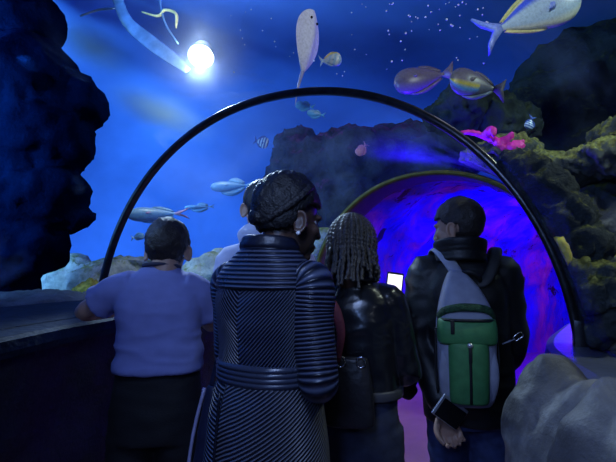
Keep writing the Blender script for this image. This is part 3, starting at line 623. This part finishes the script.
b = MB(); b.loft([(1.155, 0, 0, .150, .122, 2.2), (1.20, 0, 0, .152, .124, 2.2), (1.30, 0, -.002, .158, .128, 2.2), (1.37, 0, -.002, .160, .122, 2.3), (1.42, 0, -.002, .152, .106, 2.2), (1.465, 0, -.0, .115, .088, 2.1), (1.50, .004, .0, .080, .075, 2)], 160, 10, ph_back)
coat = b.build('coat', M['quilt'], lady, disp=folds(.006, 5, 9)); tag(coat, 'dark navy leather coat ribbed in chevrons')
b = MB(); b.loft([(1.380, 0, -.002, .161, .1230, 2.25), (1.385, 0, -.002, .1675, .1290, 2.25), (1.398, 0, -.002, .1665, .1270, 2.25), (1.425, 0, -.002, .1610, .1160, 2.2), (1.465, 0, 0, .1255, .0985, 2.1), (1.50, .004, 0, .089, .0850, 2)], 120, 8, ph_flat); b.build('yoke', M['quilt'], coat)
b = MB()
for z, r, t_ in ((1.498, .078, .015), (1.516, .074, .013)): b.tube([Vector((.006+r*1.04*math.cos(a), .002+r*.98*math.sin(a), z-.008*math.sin(a)+.004)) for a in np.linspace(PI*.62, PI*2.38, 24)], t_, 12, 2)
b.build('collar', M['leather_plain'], coat, voxel=.006, smooth=3)
b = MB(); b.loft([(1.112, 0, 0, .154, .127, 2.2)]+[(1.116+.055*i/32, 0, 0, .1560+.0035*abs(math.sin(i/32*4*PI)), .1285+.0035*abs(math.sin(i/32*4*PI)), 2.2) for i in range(33)]+[(1.175, 0, 0, .153, .126, 2.2)], 72, 1); b.build('belt', M['quilt'], coat)
b = MB(); b.loft([(.62, 0, 0, .200, .180, 2.2), (.80, 0, 0, .190, .174, 2.2), (.95, 0, 0, .178, .162, 2.2), (1.05, 0, 0, .165, .145, 2.2), (1.115, 0, 0, .152, .126, 2.2)], 200, 12, ph_skirt); sk = b.build('skirt', M['quilt_skirt'], coat, disp=folds(.004, 5, 4))
b = MB(); s_ = [Vector((.195*-.26*k_-.004, -(.150+.033*(1.1-z)/.5)*1.0-.004, z)) for z, k_ in ((1.10, .75), (1.0, .82), (.9, .9), (.8, .97), (.64, 1.05))]; b.tube(s_, .004, 8, 4); b.build('seam', M['leather_plain'], coat)
for a_, e_, w_, q in ((shl, el, wr, -1), (shr, er, wr2, 1)):
    b = MB(); b.tube([a_+Vector((-q*.035, 0, .012)), a_+Vector((q*.010, 0, -.01)), a_.lerp(e_, .35), a_.lerp(e_, .7), e_, e_.lerp(w_, .2), e_.lerp(w_, .6), e_.lerp(w_, .98)], [.050, .066, .064, .061, .058, .054, .048, .042], 40, 14, spacing=SPC*.95)
    b.build('sleeve', M['quilt'], coat, disp=folds(.004, 6, 6))
trousers(lady, .95, M['trouser_black'], .95, wid=.15); shoes(lady)
# her bag
M['bag_navy'] = mat('bag_navy', (.018, .022, .06), .5, bmp=.2); M['piping'] = mat('piping_lavender', (.42, .40, .62), .5, bmp=.1)
c0 = P(219, 424, 1.56); bagy = .78
b = MB(); b.loft([(-.15, 0, 0, .040, .075, 3), (-.13, 0, 0, .048, .088, 3), (0, 0, 0, .042, .082, 3), (.12, 0, 0, .028, .068, 3), (.14, 0, 0, .022, .062, 3)], 40)
bag = b.build('shoulder_bag', M['bag_navy'], disp=lambda q: .003*noise.noise(Vector(q)*14)); bag.location = c0; bag.rotation_euler = (0, D2(5), D2(-28)); tag(bag, 'navy bag with pale lavender piping hanging at the left side of the quilted coat', 'bag')
b = MB(); b.tube([(-.026, -.060, .13), (-.042, -.074, 0), (-.048, -.080, -.12), (-.036, -.07, -.152), (0, -.066, -.155)], .006, 8, 4); b.build('piping', M['piping'], bag)
b = MB(); b.tube([(-.01, -.05, .12), (0.03, -.045, .35), (.06, 0, .50), (.03, .045, .35), (-.01, .05, .12)], .009, 8, 6, flat=(1, .5)); b.build('strap', M['bag_navy'], bag)

# ---- the woman with braids
p = Person(357, 1.70, D2(-16)); Hm = headm(p, 352, 254, 1.70, D2(-14), D2(-14))
shl, shr = Vector((-.115, .0, 1.315)), Vector((.115, .0, 1.315)); el, wr = Vector((-.165, .07, 1.08)), Vector((-.02, .30, 1.14))
er, wr2 = Vector((.175, .03, 1.06)), Vector((.14, .29, 1.24))
brd = body(p, 'woman with long thin braids in a shiny black leather jacket, holding up a bright phone', M['skin_dark'], Hm, .95, Vector((-.02, -.005, 1.37)), .88, 1.325, .14,
    [(shl, el, wr, .95), (shr, er, wr2, .95)], [dict(w=wr, fwd=(.7, .5, .2), palm=(0, -.3, 1), thumb=(0, .6, .6), curl=.4, k=.9), dict(w=wr2, fwd=(-.05, .45, .9), palm=(-1, .1, .1), thumb=(.1, -.9, .3), curl=.7, k=.9)], leg=(.74, .085))
hr = hair_cap(brd, Hm, M['hair_black'], .95, r=(.086, .106, .104), line=lambda x, y, z: (z > .05 if y > .04 else z > -.03+.6*max(0, y+.02) if y > -.05 else z > -.085), rough=.003)
M['braid'] = mat('braid_black_brown', (.06, .05, .042), .4, var=.6, scale=120, bmp=.6, bscale=160)
HI = Hm.inverted()
random.seed(11)
nb = 44
for i in range(nb):
    az = -PI/2+(i/(nb-1)-.5)*2*PI*.80+random.uniform(-.04, .04)       # where the braid falls, round the back of the head
    layer = i % 2; st = random.uniform(.10, .35); pts = []
    cr, crx, cry = 1.06+.05*layer, .086, .108
    for t_ in np.linspace(st, PI/2+.25, 7): pts.append(Vector((crx*cr*math.sin(t_)*math.cos(az), -.016+cry*cr*math.sin(t_)*math.sin(az), .034+.108*cr*math.cos(t_)))*.95)
    e0 = pts[-1]; back = abs(math.sin(az)) if math.sin(az) < 0 else 0
    ln = random.uniform(.10, .14)+(.06 if math.cos(az) < -.5 else 0)-(.045 if math.cos(az) > .55 else 0)+(.02*layer)
    wpts = [Hm @ q for q in pts]; e_ = wpts[-1]; d = Vector((e_.x-Hm.translation.x, e_.y-Hm.translation.y, 0)).normalized()
    for s_ in (.3, .65, 1.0): wpts.append(e_+d*(.012*s_+.028*s_*back)+Vector((random.uniform(-.006, .006), random.uniform(-.006, .006), -ln*s_)))
    q = spline(wpts, 9); rad = [(.0092-.0030*j/len(q))*(1+.22*math.sin(j*1.35)) for j in range(len(q))]
    b = MB(); b.tube(q, rad, 7, 1); b.build('braid', M['braid'], hr)
M['leather_shiny'] = mat('leather_black_shiny', (.012, .013, .017), .24, var=.3, scale=8, bmp=.12, bscale=30, spec=.6, bdist=.008)
def bjack(b):
    b.loft([(.985, 0, 0, .150, .125, 2.3), (1.05, 0, 0, .145, .122, 2.3), (1.2, 0, 0, .142, .125, 2.3), (1.28, 0, 0, .142, .118, 2.3), (1.33, 0, 0, .128, .098, 2.2), (1.37, -.01, 0, .098, .080, 2.1), (1.405, -.018, .005, .070, .068, 2)], 40)
    for a, e2, w in ((shl, el, wr), (shr, er, wr2)): b.tube([a*.75+Vector((0, 0, .335)), a, a.lerp(e2, .5), e2, e2.lerp(w, .5), e2.lerp(w, .95)], [.05, .062, .060, .056, .050, .042], 22, 4)
jk = garment('leather_jacket', M['leather_shiny'], brd, bjack, .007, 5, folds(.005, 6, 12))
b = MB()
for z, r in ((1.392, .082), (1.412, .075)): b.tube([Vector((-.016+r*math.cos(a), .004+r*.96*math.sin(a), z-.01*math.sin(a))) for a in np.linspace(PI*.6, PI*2.4, 22)], .014, 10, 2)
b.build('collar', M['leather_shiny'], jk, voxel=.006, smooth=3)
b = MB(); b.loft([(.978, 0, 0, .163, .128, 2.3), (.982, 0, 0, .166, .131, 2.3), (1.005, 0, 0, .165, .130, 2.3), (1.01, 0, 0, .160, .126, 2.3)], 40, 2); b.build('hem_band', mat('hem_grey', (.05, .05, .06), .4), jk)
trousers(brd, .88, M['denim_dark'], .88, wid=.150, sx=.085); shoes(brd, .085)
# her phone
M['phone_body'] = mat('phone_black', (.012, .012, .014), .25, bmp=0); M['screen'] = emit('phone_screen_lit', (1.0, .93, .90), 1.35); M['edge'] = mat('phone_silver_edge', (.55, .57, .62), .3, .6, bmp=0)
ph = empty('phone', P(394, 289, 1.96)); R = Matrix.Rotation(D2(-6), 4, 'Z') @ Matrix.Rotation(D2(-14), 4, 'X') @ Matrix.Rotation(D2(8), 4, 'Y'); ph.rotation_euler = R.to_euler(); tag(ph, 'phone with a glowing white screen held up by the woman with braids', 'phone')
b = MB(); b.box((0, 0, 0), (.036, .0045, .074), None, .004); b.build('case', M['phone_body'], ph, shade=False)
b = MB(); b.box((0, -.0048, .014), (.031, .0006, .050)); b.build('screen', M['screen'], ph, shade=False)
# black bag with a maroon strap on her left side
M['bag_black'] = mat('bag_black', (.016, .015, .020), .4, bmp=.3, bscale=40); M['maroon'] = mat('strap_maroon', (.16, .025, .045), .7, bmp=.3, bscale=90); M['chrome'] = mat('ring_chrome', (.7, .7, .72), .2, 1, bmp=0)
bb = empty('handbag', P(349, 385, 1.53), D2(-10)); tag(bb, 'black handbag with metal rings and a maroon strap beside the woman with braids', 'bag')
b = MB(); b.loft([(-.13, 0, 0, .075, .038, 3), (-.11, 0, 0, .085, .045, 3), (0, 0, 0, .078, .04, 3), (.08, 0, 0, .065, .025, 3), (.09, 0, 0, .06, .02, 3)], 40); b.build('pouch', M['bag_black'], bb)
for x in (-.024, .042):
    b = MB(); b.tube([(x+.014*math.cos(a), -.03, .082+.017*math.sin(a)) for a in np.linspace(0, 2*PI, 16)], .0028, 8, 2, cap=False); b.build('ring', M['chrome'], bb)
i_ = bb.matrix_basis.inverted() if False else (Matrix.Translation(bb.location) @ Matrix.Rotation(D2(-10), 4, 'Z')).inverted()
b = MB(); b.tube([i_ @ P(*q) for q in ((337, 362, 1.50), (341, 335, 1.50), (337, 315, 1.51), (330, 303, 1.53), (327, 297, 1.60))], [.010, .014, .018, .022, .020], 12, 5, flat=(1, .45)); b.build('strap', M['maroon'], bb)

# ---- the man with the backpack
p = Person(464, 1.96, D2(-9)); Hm = headm(p, 457, 229, 1.94, D2(50), D2(-6))
shl, shr = Vector((-.165, .0, 1.405)), Vector((.150, .0, 1.405)); el, wr = Vector((-.200, -.02, 1.12)), p.L(444, 411, 1.81)
er, wr2 = Vector((.192, .03, 1.12)), Vector((.17, .18, .93))
man = body(p, 'man with short dark hair and a black jacket, wearing the green backpack', M['skin_tan'], Hm, 1.0, Vector((0, .0, 1.47)), .93, 1.42, .205,
    [(shl, el, wr), (shr, er, wr2)], [dict(w=wr, fwd=(.30, -.12, -1), palm=(.1, -1, .1), thumb=(-1, -.2, -.2), curl=.85, k=1.02), dict(w=wr2, fwd=(-.2, .6, -.7), palm=(-1, 0, 0), thumb=(0, 1, 0), curl=.5)], leg=(.82, .085))
hair_cap(man, Hm, M['hair_brown'], 1.0, r=(.081, .102, .101), line=short_line, rough=.003)
M['jacket_black'] = mat('jacket_black_matte', (.0045, .005, .007), .5, var=.3, scale=12, bmp=.3, bscale=150, bdist=.004)
def mjack(b):
    b.loft([(.80, 0, 0, .18, .145, 2.3), (.86, 0, 0, .185, .15, 2.3), (1.0, 0, 0, .182, .145, 2.3), (1.2, -.01, 0, .178, .145, 2.3), (1.34, -.01, 0, .18, .14, 2.4), (1.41, -.008, 0, .172, .115, 2.3), (1.46, 0, 0, .14, .095, 2.2), (1.50, 0, .005, .088, .082, 2)], 44)
    for a, e2, w in ((shl, el, wr), (shr, er, wr2)): b.tube([a*.8+Vector((0, 0, .285)), a, a.lerp(e2, .5), e2, e2.lerp(w, .5), e2.lerp(w, .93)], [.082, .084, .076, .068, .058, .047], 24, 4)
    b.tube([Vector((-.16, .10, 1.08)), Vector((-.235, .10, .98)), Vector((-.255, .09, .90)), Vector((-.22, .08, .86))], [.05, .06, .055, .03], 16, 4, flat=(.6, 1))
jk = garment('jacket', M['jacket_black'], man, mjack, .009, 5, folds(.007, 5, 10))
b = MB()
hc = Hm.translation
for z, r in ((1.465, .100), (1.485, .097), (1.508, .098), (1.528, .101), (1.542, .102)): b.tube([Vector((hc.x*.7+r*math.cos(a), hc.y*.7-.012+r*1.05*math.sin(a), z-.016*math.sin(a))) for a in np.linspace(PI*.62, PI*2.38, 24)], .012, 10, 2)
b.build('collar', M['jacket_black'], jk, voxel=.006, smooth=3)
trousers(man, .93, M['denim'], .95, wid=.155, sx=.085); shoes(man, .085)
# his dark tablet with a pale edge, in the hanging hand
tb = empty('tablet', P(450, 412, 1.755)); tb.rotation_euler = (Matrix.Rotation(D2(14), 4, 'Z') @ Matrix.Rotation(D2(8), 4, 'X') @ Matrix.Rotation(D2(36), 4, 'Y')).to_euler(); tag(tb, 'dark tablet with a silver edge in the hanging hand of the man with the backpack', 'tablet')
b = MB(); b.box((0, 0, 0), (.067, .004, .044), None, .003); b.build('frame', M['edge'], tb, shade=False)
b = MB(); b.box((.004, -.0043, -.004), (.060, .0006, .037)); b.build('screen', M['phone_body'], tb, shade=False)

# ---- backpack
M['bp_green'] = mat('nylon_green', (.06, .24, .08), .6, var=.15, scale=30, bmp=.3, bscale=250, bdist=.003); M['bp_grey'] = mat('nylon_grey_lavender', (.30, .32, .42), .6, var=.12, scale=25, bmp=.3, bscale=250, bdist=.003)
M['bp_mesh'] = mat('mesh_dark_green', (.02, .07, .03), .8, var=.6, scale=90, bmp=.6, bscale=200); M['bp_black'] = mat('webbing_black', (.010, .010, .012), .6, bmp=.2)
bp = empty('backpack', (p.M @ Vector((-.035, -.155, .90))), p.yaw+D2(-2)); tag(bp, 'green and grey backpack with a black zip on the back of the man', 'backpack')
def bpl(rings, n=40, sub=6): b = MB(); b.loft([(z, cx, cy, rx, ry, 3.2) for z, cx, cy, rx, ry in rings], n, sub); return b
bpl([(0, 0, 0, .075, .05), (.02, 0, -.01, .095, .07), (.10, 0, -.015, .108, .085), (.28, 0, -.015, .112, .085), (.38, -.002, -.01, .100, .075), (.46, -.012, 0, .070, .055), (.51, -.022, .015, .040, .035), (.53, -.026, .03, .02, .018)]).build('main_compartment', M['bp_grey'], bp)
bpl([(.025, 0, -.055, .060, .045), (.04, 0, -.062, .072, .055), (.14, 0, -.068, .075, .060), (.24, 0, -.066, .076, .058), (.262, 0, -.06, .072, .05)]).build('lower_pocket', M['bp_green'], bp)
bpl([(.245, 0, -.05, .100, .055), (.258, 0, -.055, .110, .064), (.30, 0, -.056, .111, .066), (.335, 0, -.05, .108, .060), (.345, 0, -.04, .10, .05)]).build('middle_pocket', M['bp_green'], bp)
b = MB(); b.tube([(-.104, -.045, .345), (-.085, -.075, .372), (-.04, -.092, .386), (0, -.096, .389), (.05, -.090, .385), (.085, -.075, .372), (.104, -.045, .345)], .013, 10, 5, flat=(.6, 1.2)); b.build('mesh_trim', M['bp_mesh'], bp)
b = MB(); b.tube([(-.105, -.06, .336), (-.07, -.106, .340), (0, -.116, .341), (.07, -.106, .340), (.105, -.06, .336)], .0055, 8, 5); z_ = b.build('zipper', M['bp_black'], bp)
b = MB(); b.box((-.060, -.122, .315), (.007, .003, .026), None, .002); b.build('zipper_pull', M['bp_black'], z_)
b = MB(); b.tube([(.0, -.128, .262), (.0, -.1305, .20), (0, -.131, .12), (0, -.122, .035)], .005, 8, 4, flat=(1, .6)); z_ = b.build('zipper', M['bp_black'], bp)
b = MB(); b.box((.0, -.134, .215), (.006, .003, .028), None, .002); b.build('zipper_pull', M['bp_black'], z_)
b = MB(); b.ell((0, -.133, .25), (.011, .006, .010), seg=12); tag(b.build('zipper_slider', M['edge'], bp), 'pale metal slider')
for q in (1, -1):
    b = MB(); b.tube([(q*.080, -.070, .25), (q*.088, -.082, .17), (q*.086, -.078, .10), (q*.078, -.06, .03)], [.012, .020, .022, .015], 12, 5, flat=(1, .5)); b.build('side_panel', M['bp_grey'], bp)
    b = MB(); b.tube([(q*.112, -.03, .30), (q*.118, -.035, .18), (q*.110, -.03, .05)], .014, 8, 5, flat=(.4, 1.2)); b.build('side_band', M['bp_black'], bp)
iw = (Matrix.Translation(bp.location) @ Matrix.Rotation(p.yaw+D2(-2), 4, 'Z')).inverted() @ p.M
def strap(pts, r, name, m, flat=(1, .28)):
    b = MB(); b.tube([iw @ Vector(q) for q in pts], r, 12, 6, flat=flat, up=(0, -1, .4)); return b.build(name, m, bp)
strap([(-.035, -.115, 1.385), (-.065, -.125, 1.435), (-.105, -.085, 1.500), (-.125, -.02, 1.522), (-.130, .07, 1.490), (-.135, .135, 1.38), (-.16, .15, 1.22), (-.205, .08, 1.08)], .026, 'shoulder_strap', M['bp_grey'])
strap([(.0, -.12, 1.37), (.06, -.135, 1.39), (.11, -.095, 1.49), (.125, -.02, 1.522), (.130, .07, 1.490), (.135, .135, 1.38), (.16, .15, 1.22), (.205, .08, 1.08)], .022, 'shoulder_strap', M['bp_black'])
strap([(-.045, -.135, 1.41), (-.02, -.165, 1.425), (.02, -.165, 1.41), (.035, -.14, 1.385)], .009, 'grab_handle', M['bp_black'], (1, .6))
b = MB(); cc = iw @ Vector((.165, -.165, 1.17)); R = Matrix.Rotation(D2(-38), 4, 'Y'); b.tube([cc+R @ Vector(q) for q in ((-.016, 0, -.009), (.016, 0, -.009), (.019, 0, 0), (.016, 0, .009), (-.016, 0, .009), (-.019, 0, 0), (-.016, 0, -.009))], .0022, 8, 3, cap=False); cl = b.build('clip', M['chrome'], bp); tag(cl, 'small silver clip')
b = MB(); b.tube([iw @ Vector((.105, -.165, 1.14)), cc+R @ Vector((-.016, 0, 0))], .006, 8, 2, flat=(1, .4)); b.build('clip_strap', M['bp_grey'], bp)

# ------------------------------------------------------------------ the round tank lamp; its refracted streaks are added as solid parts
lp = empty('tank_lamp', P(201, 56, 4.3)); tag(lp, 'bright round white lamp hanging in the blue water at the top left', 'lamp')
aim = (Vector((0, 0, CAMH))-Vector(lp.location)).normalized(); lq = Vector((0, -.55, -.83)).to_track_quat('Z', 'Y').to_matrix()
lm = lambda q: lq @ Vector(q)
M['lampglass'] = emit('lamp_glass', (.93, .97, 1), 14); M['lampmetal'] = mat('lamp_metal', (.55, .62, .72), .3, .4, bmp=.05); M['lamp_streak'] = mat('lamp_streak_pale', (.45, .62, .72), .2, .7, var=.3, scale=8, bmp=.1); M['lamp_streak_yellow'] = mat('lamp_streak_yellow', (.80, .70, .30), .4, bmp=.1)
b = MB(); rows = [[lm((r*math.cos(a), r*math.sin(a), h)) for a in np.linspace(0, 2*PI, 40, endpoint=False)] for r, h in ((.01, .022), (.06, .018), (.10, .01), (.118, 0))]; b.grid(np.array(rows), True, True); b.build('lens', M['lampglass'], lp)
b = MB(); rows = [[lm((r*math.cos(a), r*math.sin(a), h)) for a in np.linspace(0, 2*PI, 40, endpoint=False)] for r, h in ((.06, -.16), (.09, -.14), (.125, -.03), (.132, .01), (.120, .01), (.120, -.005))]; b.grid(np.array(rows), True, True); b.build('housing', M['lampmetal'], lp)
L0 = Vector(lp.location)
def rel(px, py, Y): return P(px, py, Y)-L0
b = MB(); b.tube([rel(112, -20, 4.6), rel(125, 18, 4.5), rel(148, 40, 4.45), rel(172, 58, 4.4), rel(188, 71, 4.35)], [.05, .06, .075, .065, .03], 16, 6, flat=(1, .08)); b.build('lamp_streak', M['lamp_streak'], lp)
b = MB(); b.tube([rel(158, -15, 4.5), rel(164, 20, 4.45), rel(178, 44, 4.4)], .012, 10, 5); b.build('thin_streak', M['lamp_streak'], lp)
b = MB(); b.tube([rel(142, 12, 4.48), rel(158, 16, 4.46), rel(165, 10, 4.46), rel(176, 14, 4.45), rel(176, 28, 4.44)], [.014, .02, .02, .03, .012], 10, 5, flat=(1, .5)); b.build('yellow_streak', M['lamp_streak_yellow'], lp)
b = MB(); b.tube([rel(80, 16, 4.6), rel(98, 10, 4.6), rel(115, 8, 4.6)], [.01, .014, .016], 10, 4); b.build('thin_streak', M['lamp_streak'], lp)

m = bpy.data.materials.new('lamp_halo_haze'); m.use_nodes = True; t = m.node_tree; t.nodes.clear(); out = t.nodes.new('ShaderNodeOutputMaterial')  # scattering haze added for the halo around the lamp
vs = N(t, 'ShaderNodeVolumeScatter', Anisotropy=.2); vs.inputs['Color'].default_value = (.75, .86, 1, 1)
ln = N(t, 'ShaderNodeVectorMath', operation='LENGTH'); t.links.new(coords(t), ln.inputs[0])
mr = N(t, 'ShaderNodeMapRange'); mr.inputs[1].default_value = 0; mr.inputs[2].default_value = .75; mr.inputs[3].default_value = 1; mr.inputs[4].default_value = 0; t.links.new(ln.outputs['Value'], mr.inputs[0])
pw = N(t, 'ShaderNodeMath', operation='POWER'); pw.inputs[1].default_value = 2.0; t.links.new(mr.outputs[0], pw.inputs[0])
nz = N(t, 'ShaderNodeTexNoise', Scale=5.0, Detail=4.0, Distortion=2.0); t.links.new(coords(t), nz.inputs['Vector'])
mm = N(t, 'ShaderNodeMath', operation='MULTIPLY'); t.links.new(pw.outputs[0], mm.inputs[0]); t.links.new(nz.outputs[0], mm.inputs[1])
m3 = N(t, 'ShaderNodeMath', operation='MULTIPLY'); m3.inputs[1].default_value = 1.3; t.links.new(mm.outputs[0], m3.inputs[0]); t.links.new(m3.outputs[0], vs.inputs['Density']); t.links.new(vs.outputs[0], out.inputs['Volume'])
b = MB(); b.ell((0, 0, 0), .75, seg=32); o = b.build('light_haze', m); o.location = L0; tag(o, 'pale haze added for the glow around the round tank lamp', 'bubbles', kind='stuff')

mh = m.copy(); mh.name = 'reflection_haze'; th = mh.node_tree  # haze added in place of pale reflections and light streaks
for n in th.nodes:
    if n.type == 'VOLUME_SCATTER': n.inputs['Color'].default_value = (.40, .66, 1, 1)
for n in th.nodes:
    if n.type == 'MAP_RANGE': n.inputs[2].default_value = 1.0
    if n.type == 'TEX_NOISE': n.inputs['Scale'].default_value = 1.7; n.inputs['Distortion'].default_value = 1.0
    if n.type == 'MATH' and n.operation == 'MULTIPLY' and not n.inputs[1].is_linked: n.inputs[1].default_value = 14.0
for lab, q, sc_, ro in (('long milky haze in place of reflections, slanting above the left half of the arch rib', P(160, 112, 4.4), (.75, .30, .26), 24), ('milky haze in place of reflections at the right edge of the dark rock mass, top left', P(92, 46, 4.7), (.70, .25, .30), 30)):
    b = MB(); b.ell((0, 0, 0), 1, seg=28); o = b.build('light_haze', mh); o.location = q; o.scale = sc_; o.rotation_euler = (0, D2(ro), 0); tag(o, lab, 'bubbles', kind='stuff')

# ------------------------------------------------------------------ light
def area(name, loc, to, size, energy, col, size_y=None, spread=None):
    l = bpy.data.lights.new(name, 'AREA'); l.energy = energy; l.color = col; l.size = size
    if size_y: l.shape = 'RECTANGLE'; l.size_y = size_y
    if spread: l.spread = D2(spread)
    o = bpy.data.objects.new(name, l); C.objects.link(o); o.location = loc
    o.rotation_euler = (Vector(to)-Vector(loc)).to_track_quat('-Z', 'Y').to_euler(); return o
def spot(name, loc, to, energy, col, ang=60, blend=.6, r=.08):
    l = bpy.data.lights.new(name, 'SPOT'); l.energy = energy; l.color = col; l.spot_size = D2(ang); l.spot_blend = blend; l.shadow_soft_size = r
    o = bpy.data.objects.new(name, l); C.objects.link(o); o.location = loc
    o.rotation_euler = (Vector(to)-Vector(loc)).to_track_quat('-Z', 'Y').to_euler(); return o
def point(name, loc, energy, col, r=.08):
    l = bpy.data.lights.new(name, 'POINT'); l.energy = energy; l.color = col; l.shadow_soft_size = r; o = bpy.data.objects.new(name, l); C.objects.link(o); o.location = loc; return o
w = bpy.data.worlds.new('world'); S.world = w; w.use_nodes = True
w.node_tree.nodes['Background'].inputs[0].default_value = (.03, .10, .5, 1); w.node_tree.nodes['Background'].inputs[1].default_value = .05
BL = (.22, .58, 1.0)
spot('tank_light_left', (-4.0, 1.2, 2.6), (-3.6, 9.0, 2.6), 1300, BL, 110, 1, .3)
spot('tank_light_back', (-2.4, 5.2, 2.4), (-1.2, 10.5, 2.2), 330, BL, 140, 1, .3)
spot('tank_light_top', (-4.4, 2.2, 2.2), (-2.0, 5.0, 4.5), 680, BL, 120, 1, .3)
spot('side_light', (-2.5, 1.3, 2.9), (-.30, 2.15, 1.55), 170, (.32, .56, 1.0), 26, .8, .15)
spot('rock_haze_fill', (-4.6, .6, 1.6), (-2.8, 4.0, 2.4), 95, (.0, .25, 1.0), 70, .8, .2)  # added unseen blue spot, gives the rock the tint of hazy water
spot('tank_light_right', (2.6, 7.4, 2.6), (1.6, 10.2, 3.4), 70, (.2, .45, 1.0), 150, 1, .3)
spot('lamp_beam', tuple(L0+lm((0, 0, .1))), (-.45, 2.05, 1.45), 520, (.50, .72, 1.0), 36, .8, .12)
spot('fish_fill', (1.0, 1.4, 3.5), (.9, 3.0, 2.9), 60, (.85, .95, 1.0), 120, .9, .1)  # added unseen spot, brightens the fish and the ray
point('lamp_glow', tuple(L0+lm((0, 0, .14))), 26, (.60, .78, 1), .06)
spot('lamp_back_glow', tuple(L0+Vector((0, -.1, .1))), tuple(L0+Vector((.0, .6, 1.0))), 45, (.6, .75, 1), 150, 1, .1)
spot('reef_light', (3.2, 2.2, 4.1), (2.2, 3.3, 1.8), 150, (.72, 1, .90), 80, .8)
spot('reef_light_low', (2.4, 1.2, 3.9), (1.5, 2.1, 1.5), 130, (.85, 1, .82), 60, .8)
spot('reef_light_pile', (-1.4, 3.2, 3.9), (-1.2, 4.5, 1.0), 120, (.8, 1, .95), 60, .8)
spot('reef_fill_far', (-2.4, 3.6, 3.2), (-2.1, 5.1, 1.1), 110, (.45, .72, 1.0), 70, .8)  # added unseen spot, brightens the pale far reef
spot('roof_blue', (.75, 3.7, 1.9), (1.05, 3.25, 2.6), 190, (.05, .004, 1.0), 120, .9)
spot('passage_blue_right', (1.35, 5.2, 1.9), (2.6, 4.5, 1.3), 130, (.006, .003, 1.0), 110, .9)
spot('passage_blue', (1.95, 4.75, 2.1), (3.0, 6.2, 1.3), 220, (.004, .002, 1.0), 120, .7)
spot('passage_blue_left', (2.4, 5.0, 1.7), (1.2, 6.2, 1.3), 80, (.004, .002, 1.0), 120, .7)
point('passage_blue_deep', (3.4, 5.9, 1.9), 60, (.02, .006, 1.0), .15)
point('passage_magenta', (3.6, 5.9, 1.5), 14, (1.0, .08, .75), .12)
spot('floor_magenta', (1.9, 5.0, 2.2), (.95, 4.6, 0), 30, (1.0, .25, .55), 70, .8)
area('tunnel_back_fill', (-.5, -.7, 2.1), (.1, 1.6, 1.2), .4, 9, (.24, .42, 1.0))  # unseen fill added behind the viewer for the people's backs
area('tunnel_top_fill', (-.1, .55, 2.12), (-.02, .95, .8), .3, 7, (.36, .52, 1.0))  # unseen fill added overhead, grazes the coat ribs for contrast
spot('boulder_light', (1.0, -.4, 2.0), (.8, 1.2, .9), 5, (.75, .85, 1), 50, .8)

S.view_settings.view_transform = 'Standard'; S.view_settings.look = 'None'; S.view_settings.exposure = 0; S.view_settings.gamma = 1; S.view_settings.use_curve_mapping = False
S.cycles.use_denoising = True; S.cycles.transparent_max_bounces = 16; S.cycles.sample_clamp_indirect = 4; S.cycles.caustics_reflective = False; S.cycles.caustics_refractive = False
bpy.context.view_layer.update()
